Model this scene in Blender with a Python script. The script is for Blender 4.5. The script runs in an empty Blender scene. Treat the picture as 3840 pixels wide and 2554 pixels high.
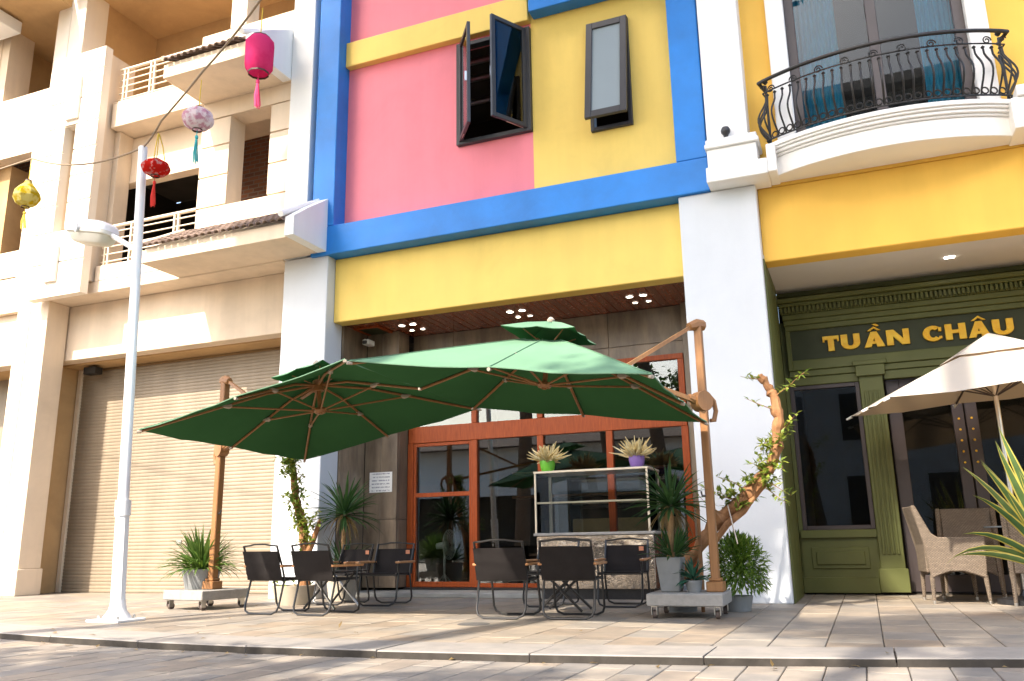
import bpy, bmesh, math, random
from mathutils import Vector, Matrix, Euler
random.seed(7)
R = math.radians
scene = bpy.context.scene
C = scene.collection

# ---------------------------------------------------------------- camera
CAM_H = 0.65
yaw, pitch, roll = -0.386597766, 0.238148883, -0.0168757486
fw = Vector((math.sin(yaw)*math.cos(pitch), math.cos(yaw)*math.cos(pitch), math.sin(pitch)))
rt = fw.cross(Vector((0, 0, 1))).normalized(); up = rt.cross(fw)
r2 = rt*math.cos(roll) + up*math.sin(roll); u2 = up*math.cos(roll) - rt*math.sin(roll)
cam = bpy.data.cameras.new('camera'); camo = bpy.data.objects.new('camera', cam); C.objects.link(camo)
cam.sensor_fit = 'HORIZONTAL'; cam.sensor_width = 36.0; cam.lens = 3146.565/3840*36.0
cam.clip_start = 0.05; cam.clip_end = 400
camo.matrix_world = Matrix(((r2.x, u2.x, -fw.x, 0), (r2.y, u2.y, -fw.y, 0), (r2.z, u2.z, -fw.z, CAM_H), (0, 0, 0, 1)))
scene.camera = camo

# ---------------------------------------------------------------- sky, sun, exposure
sun_from = Vector((-0.35, -0.95, 1.0)).normalized()
world = bpy.data.worlds.new('World'); scene.world = world; world.use_nodes = True
wn = world.node_tree.nodes; wl = world.node_tree.links; wn.clear()
wo = wn.new('ShaderNodeOutputWorld'); wb = wn.new('ShaderNodeBackground'); sk = wn.new('ShaderNodeTexSky')
sk.sky_type = 'NISHITA'; sk.sun_disc = False
sk.sun_elevation = math.asin(sun_from.z); sk.sun_rotation = math.atan2(sun_from.x, sun_from.y)
sk.air_density = 1.2; sk.dust_density = 3.0; sk.ozone_density = 0.6
wb.inputs[1].default_value = 0.15
wl.new(sk.outputs[0], wb.inputs[0]); wl.new(wb.outputs[0], wo.inputs[0])
sl = bpy.data.lights.new('sun', 'SUN'); sl.energy = 2.8; sl.angle = R(0.9); sl.color = (1.0, 0.91, 0.78)
slo = bpy.data.objects.new('sun', sl); C.objects.link(slo); slo.location = (-8, -20, 25)
slo.rotation_euler = (-sun_from).to_track_quat('-Z', 'Y').to_euler()
scene.view_settings.view_transform = 'Standard'; scene.view_settings.look = 'None'
scene.view_settings.exposure = 1.98; scene.view_settings.gamma = 1.0
scene.view_settings.use_curve_mapping = False
scene.render.engine = 'CYCLES'
scene.cycles.use_denoising = True; scene.cycles.max_bounces = 8; scene.cycles.diffuse_bounces = 4
scene.cycles.transparent_max_bounces = 16; scene.cycles.sample_clamp_indirect = 6.0
scene.cycles.caustics_reflective = False; scene.cycles.caustics_refractive = False

# ---------------------------------------------------------------- helpers
class MB:
    """collects faces; build() links them as one mesh object"""
    def __init__(s): s.v = []; s.f = []; s.m = []; s.cur = 0
    def face(s, pts):
        n = len(s.v); s.v += [tuple(p) for p in pts]; s.f.append(list(range(n, n+len(pts)))); s.m.append(s.cur); return s
    def mesh(s, vs, fs):
        n = len(s.v); s.v += [tuple(p) for p in vs]
        for f in fs: s.f.append([n+i for i in f]); s.m.append(s.cur)
        return s
    def box(s, x0, x1, y0, y1, z0, z1):
        vs = [(x, y, z) for z in (z0, z1) for y in (y0, y1) for x in (x0, x1)]
        return s.mesh(vs, [(0, 2, 3, 1), (4, 5, 7, 6), (0, 1, 5, 4), (2, 6, 7, 3), (0, 4, 6, 2), (1, 3, 7, 5)])
    def tube(s, pts, r, n=8, cap=True, flat=None):
        pts = [Vector(p) for p in pts]; k = len(pts)
        rs = r if isinstance(r, (list, tuple)) else [r]*k
        vs = []; prev = None
        for i, p in enumerate(pts):
            d = (pts[min(i+1, k-1)] - pts[max(i-1, 0)]).normalized()
            if prev is None:
                a = Vector((0, 0, 1)) if abs(d.z) < 0.9 else Vector((1, 0, 0))
                e = d.cross(a).normalized()
            else:
                e = (prev - d*prev.dot(d)).normalized()
            prev = e; g = d.cross(e)
            for j in range(n):
                t = 2*math.pi*(j+0.5)/n
                vs.append(p + (e*math.cos(t) + g*math.sin(t))*rs[i])
        fs = [(i*n+j, i*n+(j+1) % n, (i+1)*n+(j+1) % n, (i+1)*n+j) for i in range(k-1) for j in range(n)]
        if cap: fs += [tuple(range(n-1, -1, -1)), tuple((k-1)*n+j for j in range(n))]
        return s.mesh(vs, fs)
    def lathe(s, prof, c=(0, 0, 0), n=16, cap=True, ribs=0.0):
        c = Vector(c); vs = []; k = len(prof)
        for r, z in prof:
            for j in range(n):
                t = 2*math.pi*j/n; rr = r*(1-ribs*(j % 2))
                vs.append(c + Vector((rr*math.cos(t), rr*math.sin(t), z)))
        fs = [(i*n+j, i*n+(j+1) % n, (i+1)*n+(j+1) % n, (i+1)*n+j) for i in range(k-1) for j in range(n)]
        if cap: fs += [tuple(range(n-1, -1, -1)), tuple((k-1)*n+j for j in range(n))]
        return s.mesh(vs, fs)
    def prism(s, poly, axis, a, b):
        """polygon in the two other axes (in xyz order) extruded along axis from a to b"""
        def P(p, t):
            return {'x': (t, p[0], p[1]), 'y': (p[0], t, p[1]), 'z': (p[0], p[1], t)}[axis]
        n = len(poly); vs = [P(p, a) for p in poly] + [P(p, b) for p in poly]
        fs = [tuple(range(n)), tuple(range(2*n-1, n-1, -1))] + [(i, (i+1) % n, n+(i+1) % n, n+i) for i in range(n)]
        return s.mesh(vs, fs)

WL = {}
def wloc(o):
    return WL.get(o.name, Vector((0, 0, 0)))
def build(name, mb, mat, parent=None, world=True, smooth=False, bevel=0.0, kind=None, recalc=True, label=None):
    off = wloc(parent) if (parent is not None and world) else Vector((0, 0, 0))
    me = bpy.data.meshes.new(name)
    me.from_pydata([(v[0]-off.x, v[1]-off.y, v[2]-off.z) for v in mb.v], [], mb.f)
    mats = mat if isinstance(mat, (list, tuple)) else [mat]
    for m in mats: me.materials.append(m)
    if len(mats) > 1:
        for p, i in zip(me.polygons, mb.m): p.material_index = i
    if recalc:
        bm = bmesh.new(); bm.from_mesh(me); bmesh.ops.recalc_face_normals(bm, faces=bm.faces[:]); bm.to_mesh(me); bm.free()
    if smooth:
        for p in me.polygons: p.use_smooth = True
        me.set_sharp_from_angle(angle=R(38))
    me.update()
    o = bpy.data.objects.new(name, me); C.objects.link(o)
    if parent is not None: o.parent = parent
    WL[o.name] = off
    if bevel:
        b = o.modifiers.new('bevel', 'BEVEL'); b.width = bevel; b.segments = 1 if bevel < 0.012 else 2; b.limit_method = 'ANGLE'; b.angle_limit = R(40)
    if kind: o['kind'] = kind
    if label: o['label'] = label
    return o
def copy_part(o, parent=None, loc=None, rot=None):
    c = o.copy(); C.objects.link(c)
    if parent is not None: c.parent = parent
    if loc is not None: c.location = loc
    if rot is not None: c.rotation_euler = rot
    WL[c.name] = WL.get(o.name, Vector((0, 0, 0)))
    return c
def copy_tree(o, parent=None):
    c = o.copy(); C.objects.link(c); c.parent = parent; WL[c.name] = WL.get(o.name, Vector((0, 0, 0)))
    for ch in list(o.children): copy_tree(ch, c)
    return c
def tag(o, label, cat, group=None):
    o['label'] = label; o['category'] = cat
    if group: o['group'] = group
    return o
def thing(name, label, cat, loc=(0, 0, 0), rz=0, group=None):
    o = bpy.data.objects.new(name, None); C.objects.link(o); o.empty_display_size = 0.2
    o.location = loc; o.rotation_euler = (0, 0, rz); WL[o.name] = Vector(loc)
    return tag(o, label, cat, group)
def part_empty(name, parent, loc=None):
    o = bpy.data.objects.new(name, None); C.objects.link(o); o.parent = parent; o.empty_display_size = 0.1
    WL[o.name] = wloc(parent) if loc is None else Vector(loc)
    if loc is not None: o.location = Vector(loc) - wloc(parent)
    return o
def B(name, mat, parent, *boxes, bevel=0.006, **k):
    m = MB()
    for b in boxes: m.box(*b)
    return build(name, m, mat, parent, bevel=bevel, **k)

# ---------------------------------------------------------------- materials
def newmat(name):
    m = bpy.data.materials.new(name); m.use_nodes = True; nt = m.node_tree
    nt.nodes.clear(); out = nt.nodes.new('ShaderNodeOutputMaterial')
    return m, nt.nodes, nt.links, out
def noise(N, L, vec, scale, detail=4, rough=0.55, stretch=None, dist=0.0):
    if stretch:
        mp = N.new('ShaderNodeMapping'); mp.inputs['Scale'].default_value = stretch; L.new(vec, mp.inputs[0]); vec = mp.outputs[0]
    t = N.new('ShaderNodeTexNoise'); t.inputs['Scale'].default_value = scale; t.inputs['Detail'].default_value = detail
    t.inputs['Roughness'].default_value = rough; t.inputs['Distortion'].default_value = dist; L.new(vec, t.inputs['Vector']); return t.outputs['Fac']
def ramp(N, L, fac, stops):
    r = N.new('ShaderNodeValToRGB'); el = r.color_ramp.elements
    while len(el) < len(stops): el.new(0.5)
    for e, (p, c) in zip(el, stops): e.position = p; e.color = (*c, 1) if len(c) == 3 else c
    L.new(fac, r.inputs[0]); return r.outputs[0]
def g3(v): return (v, v, v)
def mul(N, L, a, b, fac=1.0):
    x = N.new('ShaderNodeMix'); x.data_type = 'RGBA'; x.blend_type = 'MULTIPLY'; x.inputs[0].default_value = fac
    L.new(a, x.inputs[6]); L.new(b, x.inputs[7]); return x.outputs[2]
def surf(name, col, rough=0.7, var=0.10, scale=1.6, bump=0.15, bscale=70, spec=0.35, metal=0.0, streak=0.0, coat=0.0,
         rnd=0.0, grain=None, alt=None, stain=0.0, bdist=0.004, tints=None):
    m, N, L, out = newmat(name)
    p = N.new('ShaderNodeBsdfPrincipled'); L.new(p.outputs[0], out.inputs[0])
    geo = N.new('ShaderNodeNewGeometry'); pos = geo.outputs['Position']
    lo = [max(0, c*(1-var)) for c in col]; hi = [min(1, c*(1+var)) for c in col]
    if alt: lo = alt
    st = grain if grain else None
    c = ramp(N, L, noise(N, L, pos, scale, 6, 0.6, st), [(0.3, lo), (0.7, hi)])
    if streak:
        f = noise(N, L, pos, 1.0, 5, 0.6, (2.6, 2.6, 0.22))
        c = mul(N, L, c, ramp(N, L, f, [(0.38, g3(1-streak)), (0.58, g3(1.0))]))
    if stain:
        f = noise(N, L, pos, 0.9, 8, 0.68, None, 0.6)
        c = mul(N, L, c, ramp(N, L, f, [(0.34, g3(1-stain)), (0.52, g3(1.0))]))
    if rnd:
        oi = N.new('ShaderNodeObjectInfo'); ad = N.new('ShaderNodeMath'); ad.operation = 'ADD'
        L.new(oi.outputs['Random'], ad.inputs[0]); L.new(geo.outputs['Random Per Island'], ad.inputs[1])
        fr = N.new('ShaderNodeMath'); fr.operation = 'FRACT'; L.new(ad.outputs[0], fr.inputs[0])
        c = mul(N, L, c, ramp(N, L, fr.outputs[0], tints or [(0.0, g3(1-rnd)), (1.0, g3(1.0))]))
    L.new(c, p.inputs['Base Color'])
    p.inputs['Metallic'].default_value = metal; p.inputs['Specular IOR Level'].default_value = spec
    rr = N.new('ShaderNodeMapRange'); L.new(noise(N, L, pos, scale*3, 4), rr.inputs[0])
    rr.inputs[3].default_value = max(0.02, rough-0.08); rr.inputs[4].default_value = min(1, rough+0.08); L.new(rr.outputs[0], p.inputs['Roughness'])
    if coat: p.inputs['Coat Weight'].default_value = coat; p.inputs['Coat Roughness'].default_value = 0.12
    if bump:
        b = N.new('ShaderNodeBump'); b.inputs['Strength'].default_value = bump; b.inputs['Distance'].default_value = bdist
        L.new(noise(N, L, pos, bscale, 5, 0.6, st), b.inputs['Height']); L.new(b.outputs[0], p.inputs['Normal'])
    return m
def cloth(name, col, trans=0.3, var=0.12, scale=2.0, tcol=None, weave=400):
    m, N, L, out = newmat(name)
    geo = N.new('ShaderNodeNewGeometry'); pos = geo.outputs['Position']
    c = ramp(N, L, noise(N, L, pos, scale, 5), [(0.3, [x*(1-var) for x in col]), (0.7, [min(1, x*(1+var)) for x in col])])
    d = N.new('ShaderNodeBsdfDiffuse'); t = N.new('ShaderNodeBsdfTranslucent'); x = N.new('ShaderNodeMixShader'); x.inputs[0].default_value = trans
    L.new(c, d.inputs[0])
    if tcol: t.inputs[0].default_value = (*tcol, 1)
    else: L.new(c, t.inputs[0])
    b = N.new('ShaderNodeBump'); b.inputs['Strength'].default_value = 0.25; b.inputs['Distance'].default_value = 0.01
    L.new(noise(N, L, pos, 5, 4, 0.6), b.inputs['Height']); L.new(b.outputs[0], d.inputs['Normal'])
    L.new(d.outputs[0], x.inputs[1]); L.new(t.outputs[0], x.inputs[2]); L.new(x.outputs[0], out.inputs[0]); return m
def leafmat(name, c1, c2, trans=0.35, rough=0.45):
    m, N, L, out = newmat(name)
    geo = N.new('ShaderNodeNewGeometry')
    oi = N.new('ShaderNodeObjectInfo'); ad = N.new('ShaderNodeMath'); ad.operation = 'ADD'
    L.new(oi.outputs['Random'], ad.inputs[0]); L.new(geo.outputs['Random Per Island'], ad.inputs[1])
    fr = N.new('ShaderNodeMath'); fr.operation = 'FRACT'; L.new(ad.outputs[0], fr.inputs[0])
    c = ramp(N, L, fr.outputs[0], [(0.0, c1), (1.0, c2)])
    c = mul(N, L, c, ramp(N, L, noise(N, L, geo.outputs['Position'], 9, 3), [(0.3, g3(0.7)), (0.7, g3(1.0))]))
    p = N.new('ShaderNodeBsdfPrincipled'); p.inputs['Roughness'].default_value = rough; L.new(c, p.inputs['Base Color'])
    p.inputs['Specular IOR Level'].default_value = 0.35
    t = N.new('ShaderNodeBsdfTranslucent'); L.new(c, t.inputs[0]); x = N.new('ShaderNodeMixShader'); x.inputs[0].default_value = trans
    L.new(p.outputs[0], x.inputs[1]); L.new(t.outputs[0], x.inputs[2]); L.new(x.outputs[0], out.inputs[0]); return m
def glassmat(name, tint=(0.86, 0.9, 0.9), ior=1.5, rough=0.0, wav=0.0):
    m, N, L, out = newmat(name)
    t = N.new('ShaderNodeBsdfTransparent'); t.inputs[0].default_value = (*tint, 1)
    g = N.new('ShaderNodeBsdfGlossy'); g.inputs['Roughness'].default_value = rough; g.inputs[0].default_value = (1, 1, 1, 1)
    f = N.new('ShaderNodeFresnel'); f.inputs[0].default_value = ior
    if wav:
        geo = N.new('ShaderNodeNewGeometry'); b = N.new('ShaderNodeBump'); b.inputs['Strength'].default_value = wav; b.inputs['Distance'].default_value = 0.02
        L.new(noise(N, L, geo.outputs['Position'], 1.2, 2), b.inputs['Height']); L.new(b.outputs[0], g.inputs['Normal'])
    x = N.new('ShaderNodeMixShader'); L.new(f.outputs[0], x.inputs[0]); L.new(t.outputs[0], x.inputs[1]); L.new(g.outputs[0], x.inputs[2])
    L.new(x.outputs[0], out.inputs[0]); return m
def emis(name, col, s):
    m, N, L, out = newmat(name); e = N.new('ShaderNodeEmission'); e.inputs[0].default_value = (*col, 1); e.inputs[1].default_value = s
    L.new(e.outputs[0], out.inputs[0]); return m
def brickmat(name, c1, c2, mortar, scale=1.0, w=0.21, h=0.075, axes=(0, 2)):
    m, N, L, out = newmat(name)
    p = N.new('ShaderNodeBsdfPrincipled'); L.new(p.outputs[0], out.inputs[0]); p.inputs['Roughness'].default_value = 0.9
    geo = N.new('ShaderNodeNewGeometry'); sp = N.new('ShaderNodeSeparateXYZ'); L.new(geo.outputs['Position'], sp.inputs[0])
    cb = N.new('ShaderNodeCombineXYZ'); L.new(sp.outputs[axes[0]], cb.inputs[0]); L.new(sp.outputs[axes[1]], cb.inputs[1])
    t = N.new('ShaderNodeTexBrick'); t.inputs['Scale'].default_value = scale; t.inputs['Brick Width'].default_value = w; t.inputs['Row Height'].default_value = h
    t.inputs['Mortar Size'].default_value = 0.009; t.inputs['Color1'].default_value = (*c1, 1); t.inputs['Color2'].default_value = (*c2, 1); t.inputs['Mortar'].default_value = (*mortar, 1)
    L.new(cb.outputs[0], t.inputs['Vector']); L.new(t.outputs[0], p.inputs['Base Color'])
    b = N.new('ShaderNodeBump'); b.inputs['Strength'].default_value = 0.6; b.inputs['Distance'].default_value = 0.012; b.invert = True
    L.new(t.outputs['Fac'], b.inputs['Height']); L.new(b.outputs[0], p.inputs['Normal']); return m

MAT = dict(
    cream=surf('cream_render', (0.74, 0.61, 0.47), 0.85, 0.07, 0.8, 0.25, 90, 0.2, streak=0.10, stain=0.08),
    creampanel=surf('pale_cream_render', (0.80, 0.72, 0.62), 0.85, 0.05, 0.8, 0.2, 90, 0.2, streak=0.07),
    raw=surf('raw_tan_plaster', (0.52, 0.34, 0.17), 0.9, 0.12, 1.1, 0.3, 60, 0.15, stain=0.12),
    white=surf('white_wall_paint', (0.80, 0.80, 0.79), 0.6, 0.03, 1.2, 0.12, 110, 0.3, streak=0.04),
    colwhite=surf('cool_white_paint', (0.64, 0.66, 0.69), 0.62, 0.03, 1.4, 0.25, 60, 0.3, streak=0.025, stain=0.03),
    trim=surf('white_trim_paint', (0.84, 0.82, 0.79), 0.55, 0.03, 1.5, 0.1, 100, 0.3),
    blue=surf('blue_facade_paint', (0.012, 0.20, 0.62), 0.5, 0.16, 1.3, 0.25, 40, 0.45, stain=0.10),
    pink=surf('pink_facade_paint', (0.84, 0.235, 0.285), 0.6, 0.06, 0.7, 0.2, 60, 0.3, streak=0.05, stain=0.06),
    yellow=surf('pale_yellow_facade_paint', (0.88, 0.62, 0.155), 0.6, 0.05, 0.8, 0.2, 60, 0.3, streak=0.05, stain=0.06),
    amber=surf('amber_yellow_facade_paint', (0.84, 0.50, 0.085), 0.6, 0.06, 0.8, 0.15, 100, 0.3, streak=0.05),
    shutter=surf('tan_shutter_metal', (0.275, 0.22, 0.155), 0.45, 0.08, 1.0, 0.08, 30, 0.45, streak=0.14, stain=0.12, rnd=0.07),
    stone=surf('brown_stone_slab', (0.30, 0.225, 0.15), 0.35, 0.0, 2.2, 0.15, 60, 0.5, alt=(0.12, 0.085, 0.058), rnd=0.25, grain=(3.0, 3.0, 0.7)),
    step=surf('grey_step_stone', (0.30, 0.30, 0.28), 0.6, 0.15, 4, 0.2, 80),
    black=surf('black_granite', (0.02, 0.02, 0.022), 0.3, 0.3, 20, 0.05, 100, 0.5),
    redwood=surf('red_brown_door_wood', (0.40, 0.080, 0.014), 0.5, 0.0, 6, 0.15, 60, 0.25, alt=(0.24, 0.042, 0.008), grain=(12, 12, 1.0), coat=0.06),
    soffitwood=surf('dark_soffit_wood', (0.36, 0.09, 0.03), 0.25, 0.0, 6, 0.1, 60, 0.5, alt=(0.20, 0.045, 0.016), grain=(12, 1.0, 12), coat=0.4, rnd=0.25),
    charcoal=surf('charcoal_window_metal', (0.035, 0.033, 0.036), 0.4, 0.1, 5, 0.03, 60, 0.5),
    brownmetal=surf('dark_brown_metal', (0.055, 0.042, 0.042), 0.4, 0.1, 5, 0.03, 60, 0.5),
    iron=surf('black_wrought_iron', (0.012, 0.010, 0.009), 0.45, 0.3, 30, 0.1, 80, 0.5),
    railmetal=surf('cream_painted_steel', (0.66, 0.56, 0.43), 0.45, 0.08, 6, 0.05, 60, 0.4),
    green=surf('olive_green_joinery', (0.098, 0.108, 0.030), 0.5, 0.10, 2, 0.08, 60, 0.4),
    greendark=surf('dark_olive_sign_board', (0.035, 0.042, 0.018), 0.5, 0.15, 3, 0.08, 60, 0.35),
    gold=surf('gold_letter', (0.93, 0.62, 0.05), 0.4, 0.0, 9, 0.15, 25, 0.5, metal=0.05, alt=(0.84, 0.44, 0.02)),
    greysoffit=surf('grey_soffit_paint', (0.66, 0.61, 0.56), 0.7, 0.03, 1.0, 0.08, 80),
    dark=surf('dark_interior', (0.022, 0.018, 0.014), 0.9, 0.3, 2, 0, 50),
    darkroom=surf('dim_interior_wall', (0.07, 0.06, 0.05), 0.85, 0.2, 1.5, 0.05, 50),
    rooftile=surf('weathered_clay_tile', (0.30, 0.215, 0.17), 0.85, 0.0, 9, 0.4, 60, 0.2, alt=(0.14, 0.10, 0.085), rnd=0.4),
    tile=surf('pavement_stone', (0.34, 0.285, 0.225), 0.62, 0.0, 3.2, 0.3, 45, 0.35, alt=(0.215, 0.195, 0.172), rnd=0.26, stain=0.22, tints=[(0.0, (0.98, 0.92, 0.84)), (0.28, (0.80, 0.82, 0.85)), (0.5, (1.0, 0.98, 0.94)), (0.72, (0.88, 0.80, 0.72)), (0.88, (0.70, 0.72, 0.75)), (1.0, (0.96, 0.93, 0.88))]),
    kerb=surf('kerb_granite', (0.31, 0.275, 0.24), 0.65, 0.0, 5, 0.3, 60, 0.3, alt=(0.235, 0.215, 0.195), rnd=0.12, stain=0.15),
    roadstone=surf('road_paving_stone', (0.33, 0.285, 0.235), 0.65, 0.0, 3.5, 0.3, 45, 0.35, alt=(0.21, 0.19, 0.17), rnd=0.25, stain=0.22, tints=[(0.0, (0.98, 0.92, 0.84)), (0.28, (0.80, 0.82, 0.85)), (0.5, (1.0, 0.98, 0.94)), (0.72, (0.88, 0.80, 0.72)), (0.88, (0.70, 0.72, 0.75)), (1.0, (0.96, 0.93, 0.88))]),
    kerbfront=surf('dark_kerb_face', (0.055, 0.048, 0.041), 0.85, 0.3, 6, 0.3, 60, 0.2, stain=0.3),
    grout=surf('joint_sand', (0.13, 0.11, 0.092), 0.95, 0.3, 8, 0.2, 60, 0.1),
    canopy=cloth('green_canopy_fabric', (0.125, 0.225, 0.145), 0.0, 0.08, 1.4, (0.05, 0.28, 0.08)),
    canopyshade=cloth('shaded_canopy_fabric', (0.042, 0.125, 0.050), 0.0, 0.10, 1.0),  # same fabric darkened: the shade under the canopy is put into the colour
    beige=cloth('cream_canopy_fabric', (0.50, 0.46, 0.40), 0.25, 0.05, 1.5, (0.62, 0.40, 0.22)),
    bronze=surf('wood_tone_aluminium', (0.31, 0.145, 0.052), 0.42, 0.0, 5, 0.05, 60, 0.45, alt=(0.24, 0.107, 0.037), grain=(9, 9, 0.8)),
    clip=surf('taupe_plastic', (0.36, 0.30, 0.24), 0.5, 0.1),
    slab=surf('pale_terrazzo_block', (0.34, 0.32, 0.295), 0.6, 0.0, 14, 0.2, 90, 0.3, alt=(0.25, 0.24, 0.225), stain=0.12),
    rubber=surf('brown_grey_rubber', (0.10, 0.075, 0.065), 0.6, 0.2, 20, 0.05, 60),
    steel=surf('brushed_steel', (0.55, 0.53, 0.50), 0.32, 0.08, 8, 0.05, 80, 0.5, metal=1.0),
    lampwhite=surf('white_lamp_enamel', (0.78, 0.78, 0.80), 0.35, 0.04, 4, 0.05, 60, 0.5, stain=0.06),
    lampgrey=surf('grey_lamp_plastic', (0.60, 0.58, 0.50), 0.35, 0.06, 4, 0.03, 60, 0.5),
    chairframe=surf('black_tube_steel', (0.018, 0.017, 0.017), 0.35, 0.2, 20, 0.03, 60, 0.5),
    sling=surf('black_brown_canvas', (0.019, 0.016, 0.0155), 0.9, 0.15, 6, 0.5, 300, 0.15, bdist=0.002),
    armwood=surf('pale_beech_wood', (0.52, 0.26, 0.11), 0.45, 0.0, 20, 0.1, 60, 0.4, alt=(0.38, 0.17, 0.07)),
    patch=surf('orange_leather_patch', (0.55, 0.22, 0.12), 0.6, 0.1),
    potgrey=surf('grey_cement_pot', (0.23, 0.235, 0.235), 0.75, 0.12, 6, 0.25, 60, 0.25, stain=0.1),
    potcream=surf('cream_cement_pot', (0.50, 0.44, 0.35), 0.75, 0.10, 6, 0.25, 60, 0.25, stain=0.1),
    potgreen=surf('lime_green_plastic', (0.14, 0.47, 0.035), 0.4, 0.05, 5, 0.0, 60, 0.5),
    potpurple=surf('purple_plastic', (0.22, 0.125, 0.40), 0.4, 0.05, 5, 0.0, 60, 0.5),
    soil=surf('dark_soil', (0.06, 0.045, 0.03), 0.95, 0.3, 20, 0.5, 40, 0.1),
    bark=surf('orange_brown_bark', (0.40, 0.20, 0.09), 0.85, 0.0, 12, 0.8, 40, 0.2, alt=(0.20, 0.095, 0.045), grain=(1, 1, 0.4), bdist=0.012),
    barkpale=surf('tan_yucca_bark', (0.40, 0.25, 0.12), 0.85, 0.0, 14, 0.6, 40, 0.2, alt=(0.25, 0.15, 0.07), bdist=0.008),
    trunk=surf('street_tree_bark', (0.16, 0.12, 0.09), 0.9, 0.2, 8, 0.8, 30, 0.2, bdist=0.02),
    yucca=leafmat('yucca_leaf', (0.022, 0.07, 0.018), (0.075, 0.16, 0.045)),
    dry=leafmat('dry_leaf', (0.20, 0.13, 0.05), (0.34, 0.24, 0.10)),
    palm=leafmat('palm_leaf', (0.045, 0.115, 0.018), (0.16, 0.25, 0.05)),
    vine=leafmat('vine_leaf', (0.12, 0.22, 0.03), (0.42, 0.46, 0.07)),
    bush=leafmat('bush_leaf', (0.07, 0.16, 0.02), (0.24, 0.36, 0.05)),
    bluegreen=leafmat('blue_green_leaf', (0.03, 0.11, 0.07), (0.07, 0.20, 0.12)),
    flower=leafmat('cream_dried_flower', (0.86, 0.66, 0.28), (0.90, 0.82, 0.52), 0.3, 0.7),
    treeleaf=leafmat('street_tree_leaf', (0.03, 0.075, 0.012), (0.07, 0.14, 0.025)),
    snakeg=leafmat('snake_leaf_green', (0.06, 0.13, 0.04), (0.13, 0.20, 0.06)),
    snakey=leafmat('snake_leaf_margin', (0.52, 0.44, 0.07), (0.66, 0.56, 0.14)),
    wicker=None,
    glass=glassmat('clear_glass', (0.80, 0.84, 0.84), 1.75, 0.0),
    darkglass=glassmat('tinted_glass', (0.66, 0.72, 0.75), 1.30, 0.0),
    caseglass=glassmat('thin_case_glass', (0.93, 0.95, 0.95), 1.35),
    curtain=surf('pale_blue_curtain', (0.14, 0.58, 0.74), 0.9, 0.08, 5, 0.1, 60, 0.1),
    plasterwhite=surf('frosted_pane', (0.27, 0.31, 0.33), 0.04, 0.03, 1.0, 0.0, 60, 0.06),
    spot=emis('downlight_glow', (1.0, 0.90, 0.74), 6.0),
    tube=emis('soffit_lamp_glow', (1.0, 0.96, 0.86), 9.0),
    paper=None,
    wire=surf('brown_cable', (0.26, 0.19, 0.12), 0.7, 0.1),
    rope=surf('pale_rope', (0.62, 0.52, 0.42), 0.85, 0.1),
    brick=brickmat('bare_red_brick', (0.20, 0.075, 0.035), (0.11, 0.042, 0.024), (0.16, 0.13, 0.105)),
    marble=surf('rippled_polished_panel', (0.60, 0.52, 0.43), 0.18, 0.0, 2.5, 0.7, 2.2, 0.6, metal=0.85, alt=(0.42, 0.35, 0.28), bdist=0.05),
    caseframe=surf('pale_gold_aluminium', (0.66, 0.58, 0.45), 0.35, 0.05, 4, 0.02, 60, 0.5, metal=0.5),
    plasticwhite=surf('white_plastic', (0.74, 0.73, 0.70), 0.4, 0.03),
    opp=surf('opposite_render', (0.74, 0.73, 0.70), 0.85, 0.06, 0.6, 0.1, 60),
    manhole=surf('dark_cast_iron', (0.09, 0.085, 0.08), 0.6, 0.2, 20, 0.4, 60, 0.4),
)
def wickermat():
    m, N, L, out = newmat('grey_brown_wicker')
    p = N.new('ShaderNodeBsdfPrincipled'); L.new(p.outputs[0], out.inputs[0]); p.inputs['Roughness'].default_value = 0.7
    tc = N.new('ShaderNodeTexCoord'); sp = N.new('ShaderNodeSeparateXYZ'); L.new(tc.outputs['Object'], sp.inputs[0])
    ad = N.new('ShaderNodeMath'); L.new(sp.outputs[0], ad.inputs[0]); L.new(sp.outputs[1], ad.inputs[1])
    cb = N.new('ShaderNodeCombineXYZ'); L.new(ad.outputs[0], cb.inputs[0]); L.new(sp.outputs[2], cb.inputs[1])
    t = N.new('ShaderNodeTexBrick'); t.offset = 0.5
    for k, v in (('Scale', 1.0), ('Brick Width', 0.028), ('Row Height', 0.012), ('Mortar Size', 0.0024)): t.inputs[k].default_value = v
    t.inputs['Color1'].default_value = (0.28, 0.215, 0.155, 1); t.inputs['Color2'].default_value = (0.19, 0.145, 0.105, 1); t.inputs['Mortar'].default_value = (0.07, 0.05, 0.035, 1)
    L.new(cb.outputs[0], t.inputs['Vector']); L.new(t.outputs[0], p.inputs['Base Color'])
    b = N.new('ShaderNodeBump'); b.inputs['Strength'].default_value = 0.8; b.inputs['Distance'].default_value = 0.006; b.invert = True
    L.new(t.outputs['Fac'], b.inputs['Height']); L.new(b.outputs[0], p.inputs['Normal']); return m
MAT['wicker'] = wickermat()
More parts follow.
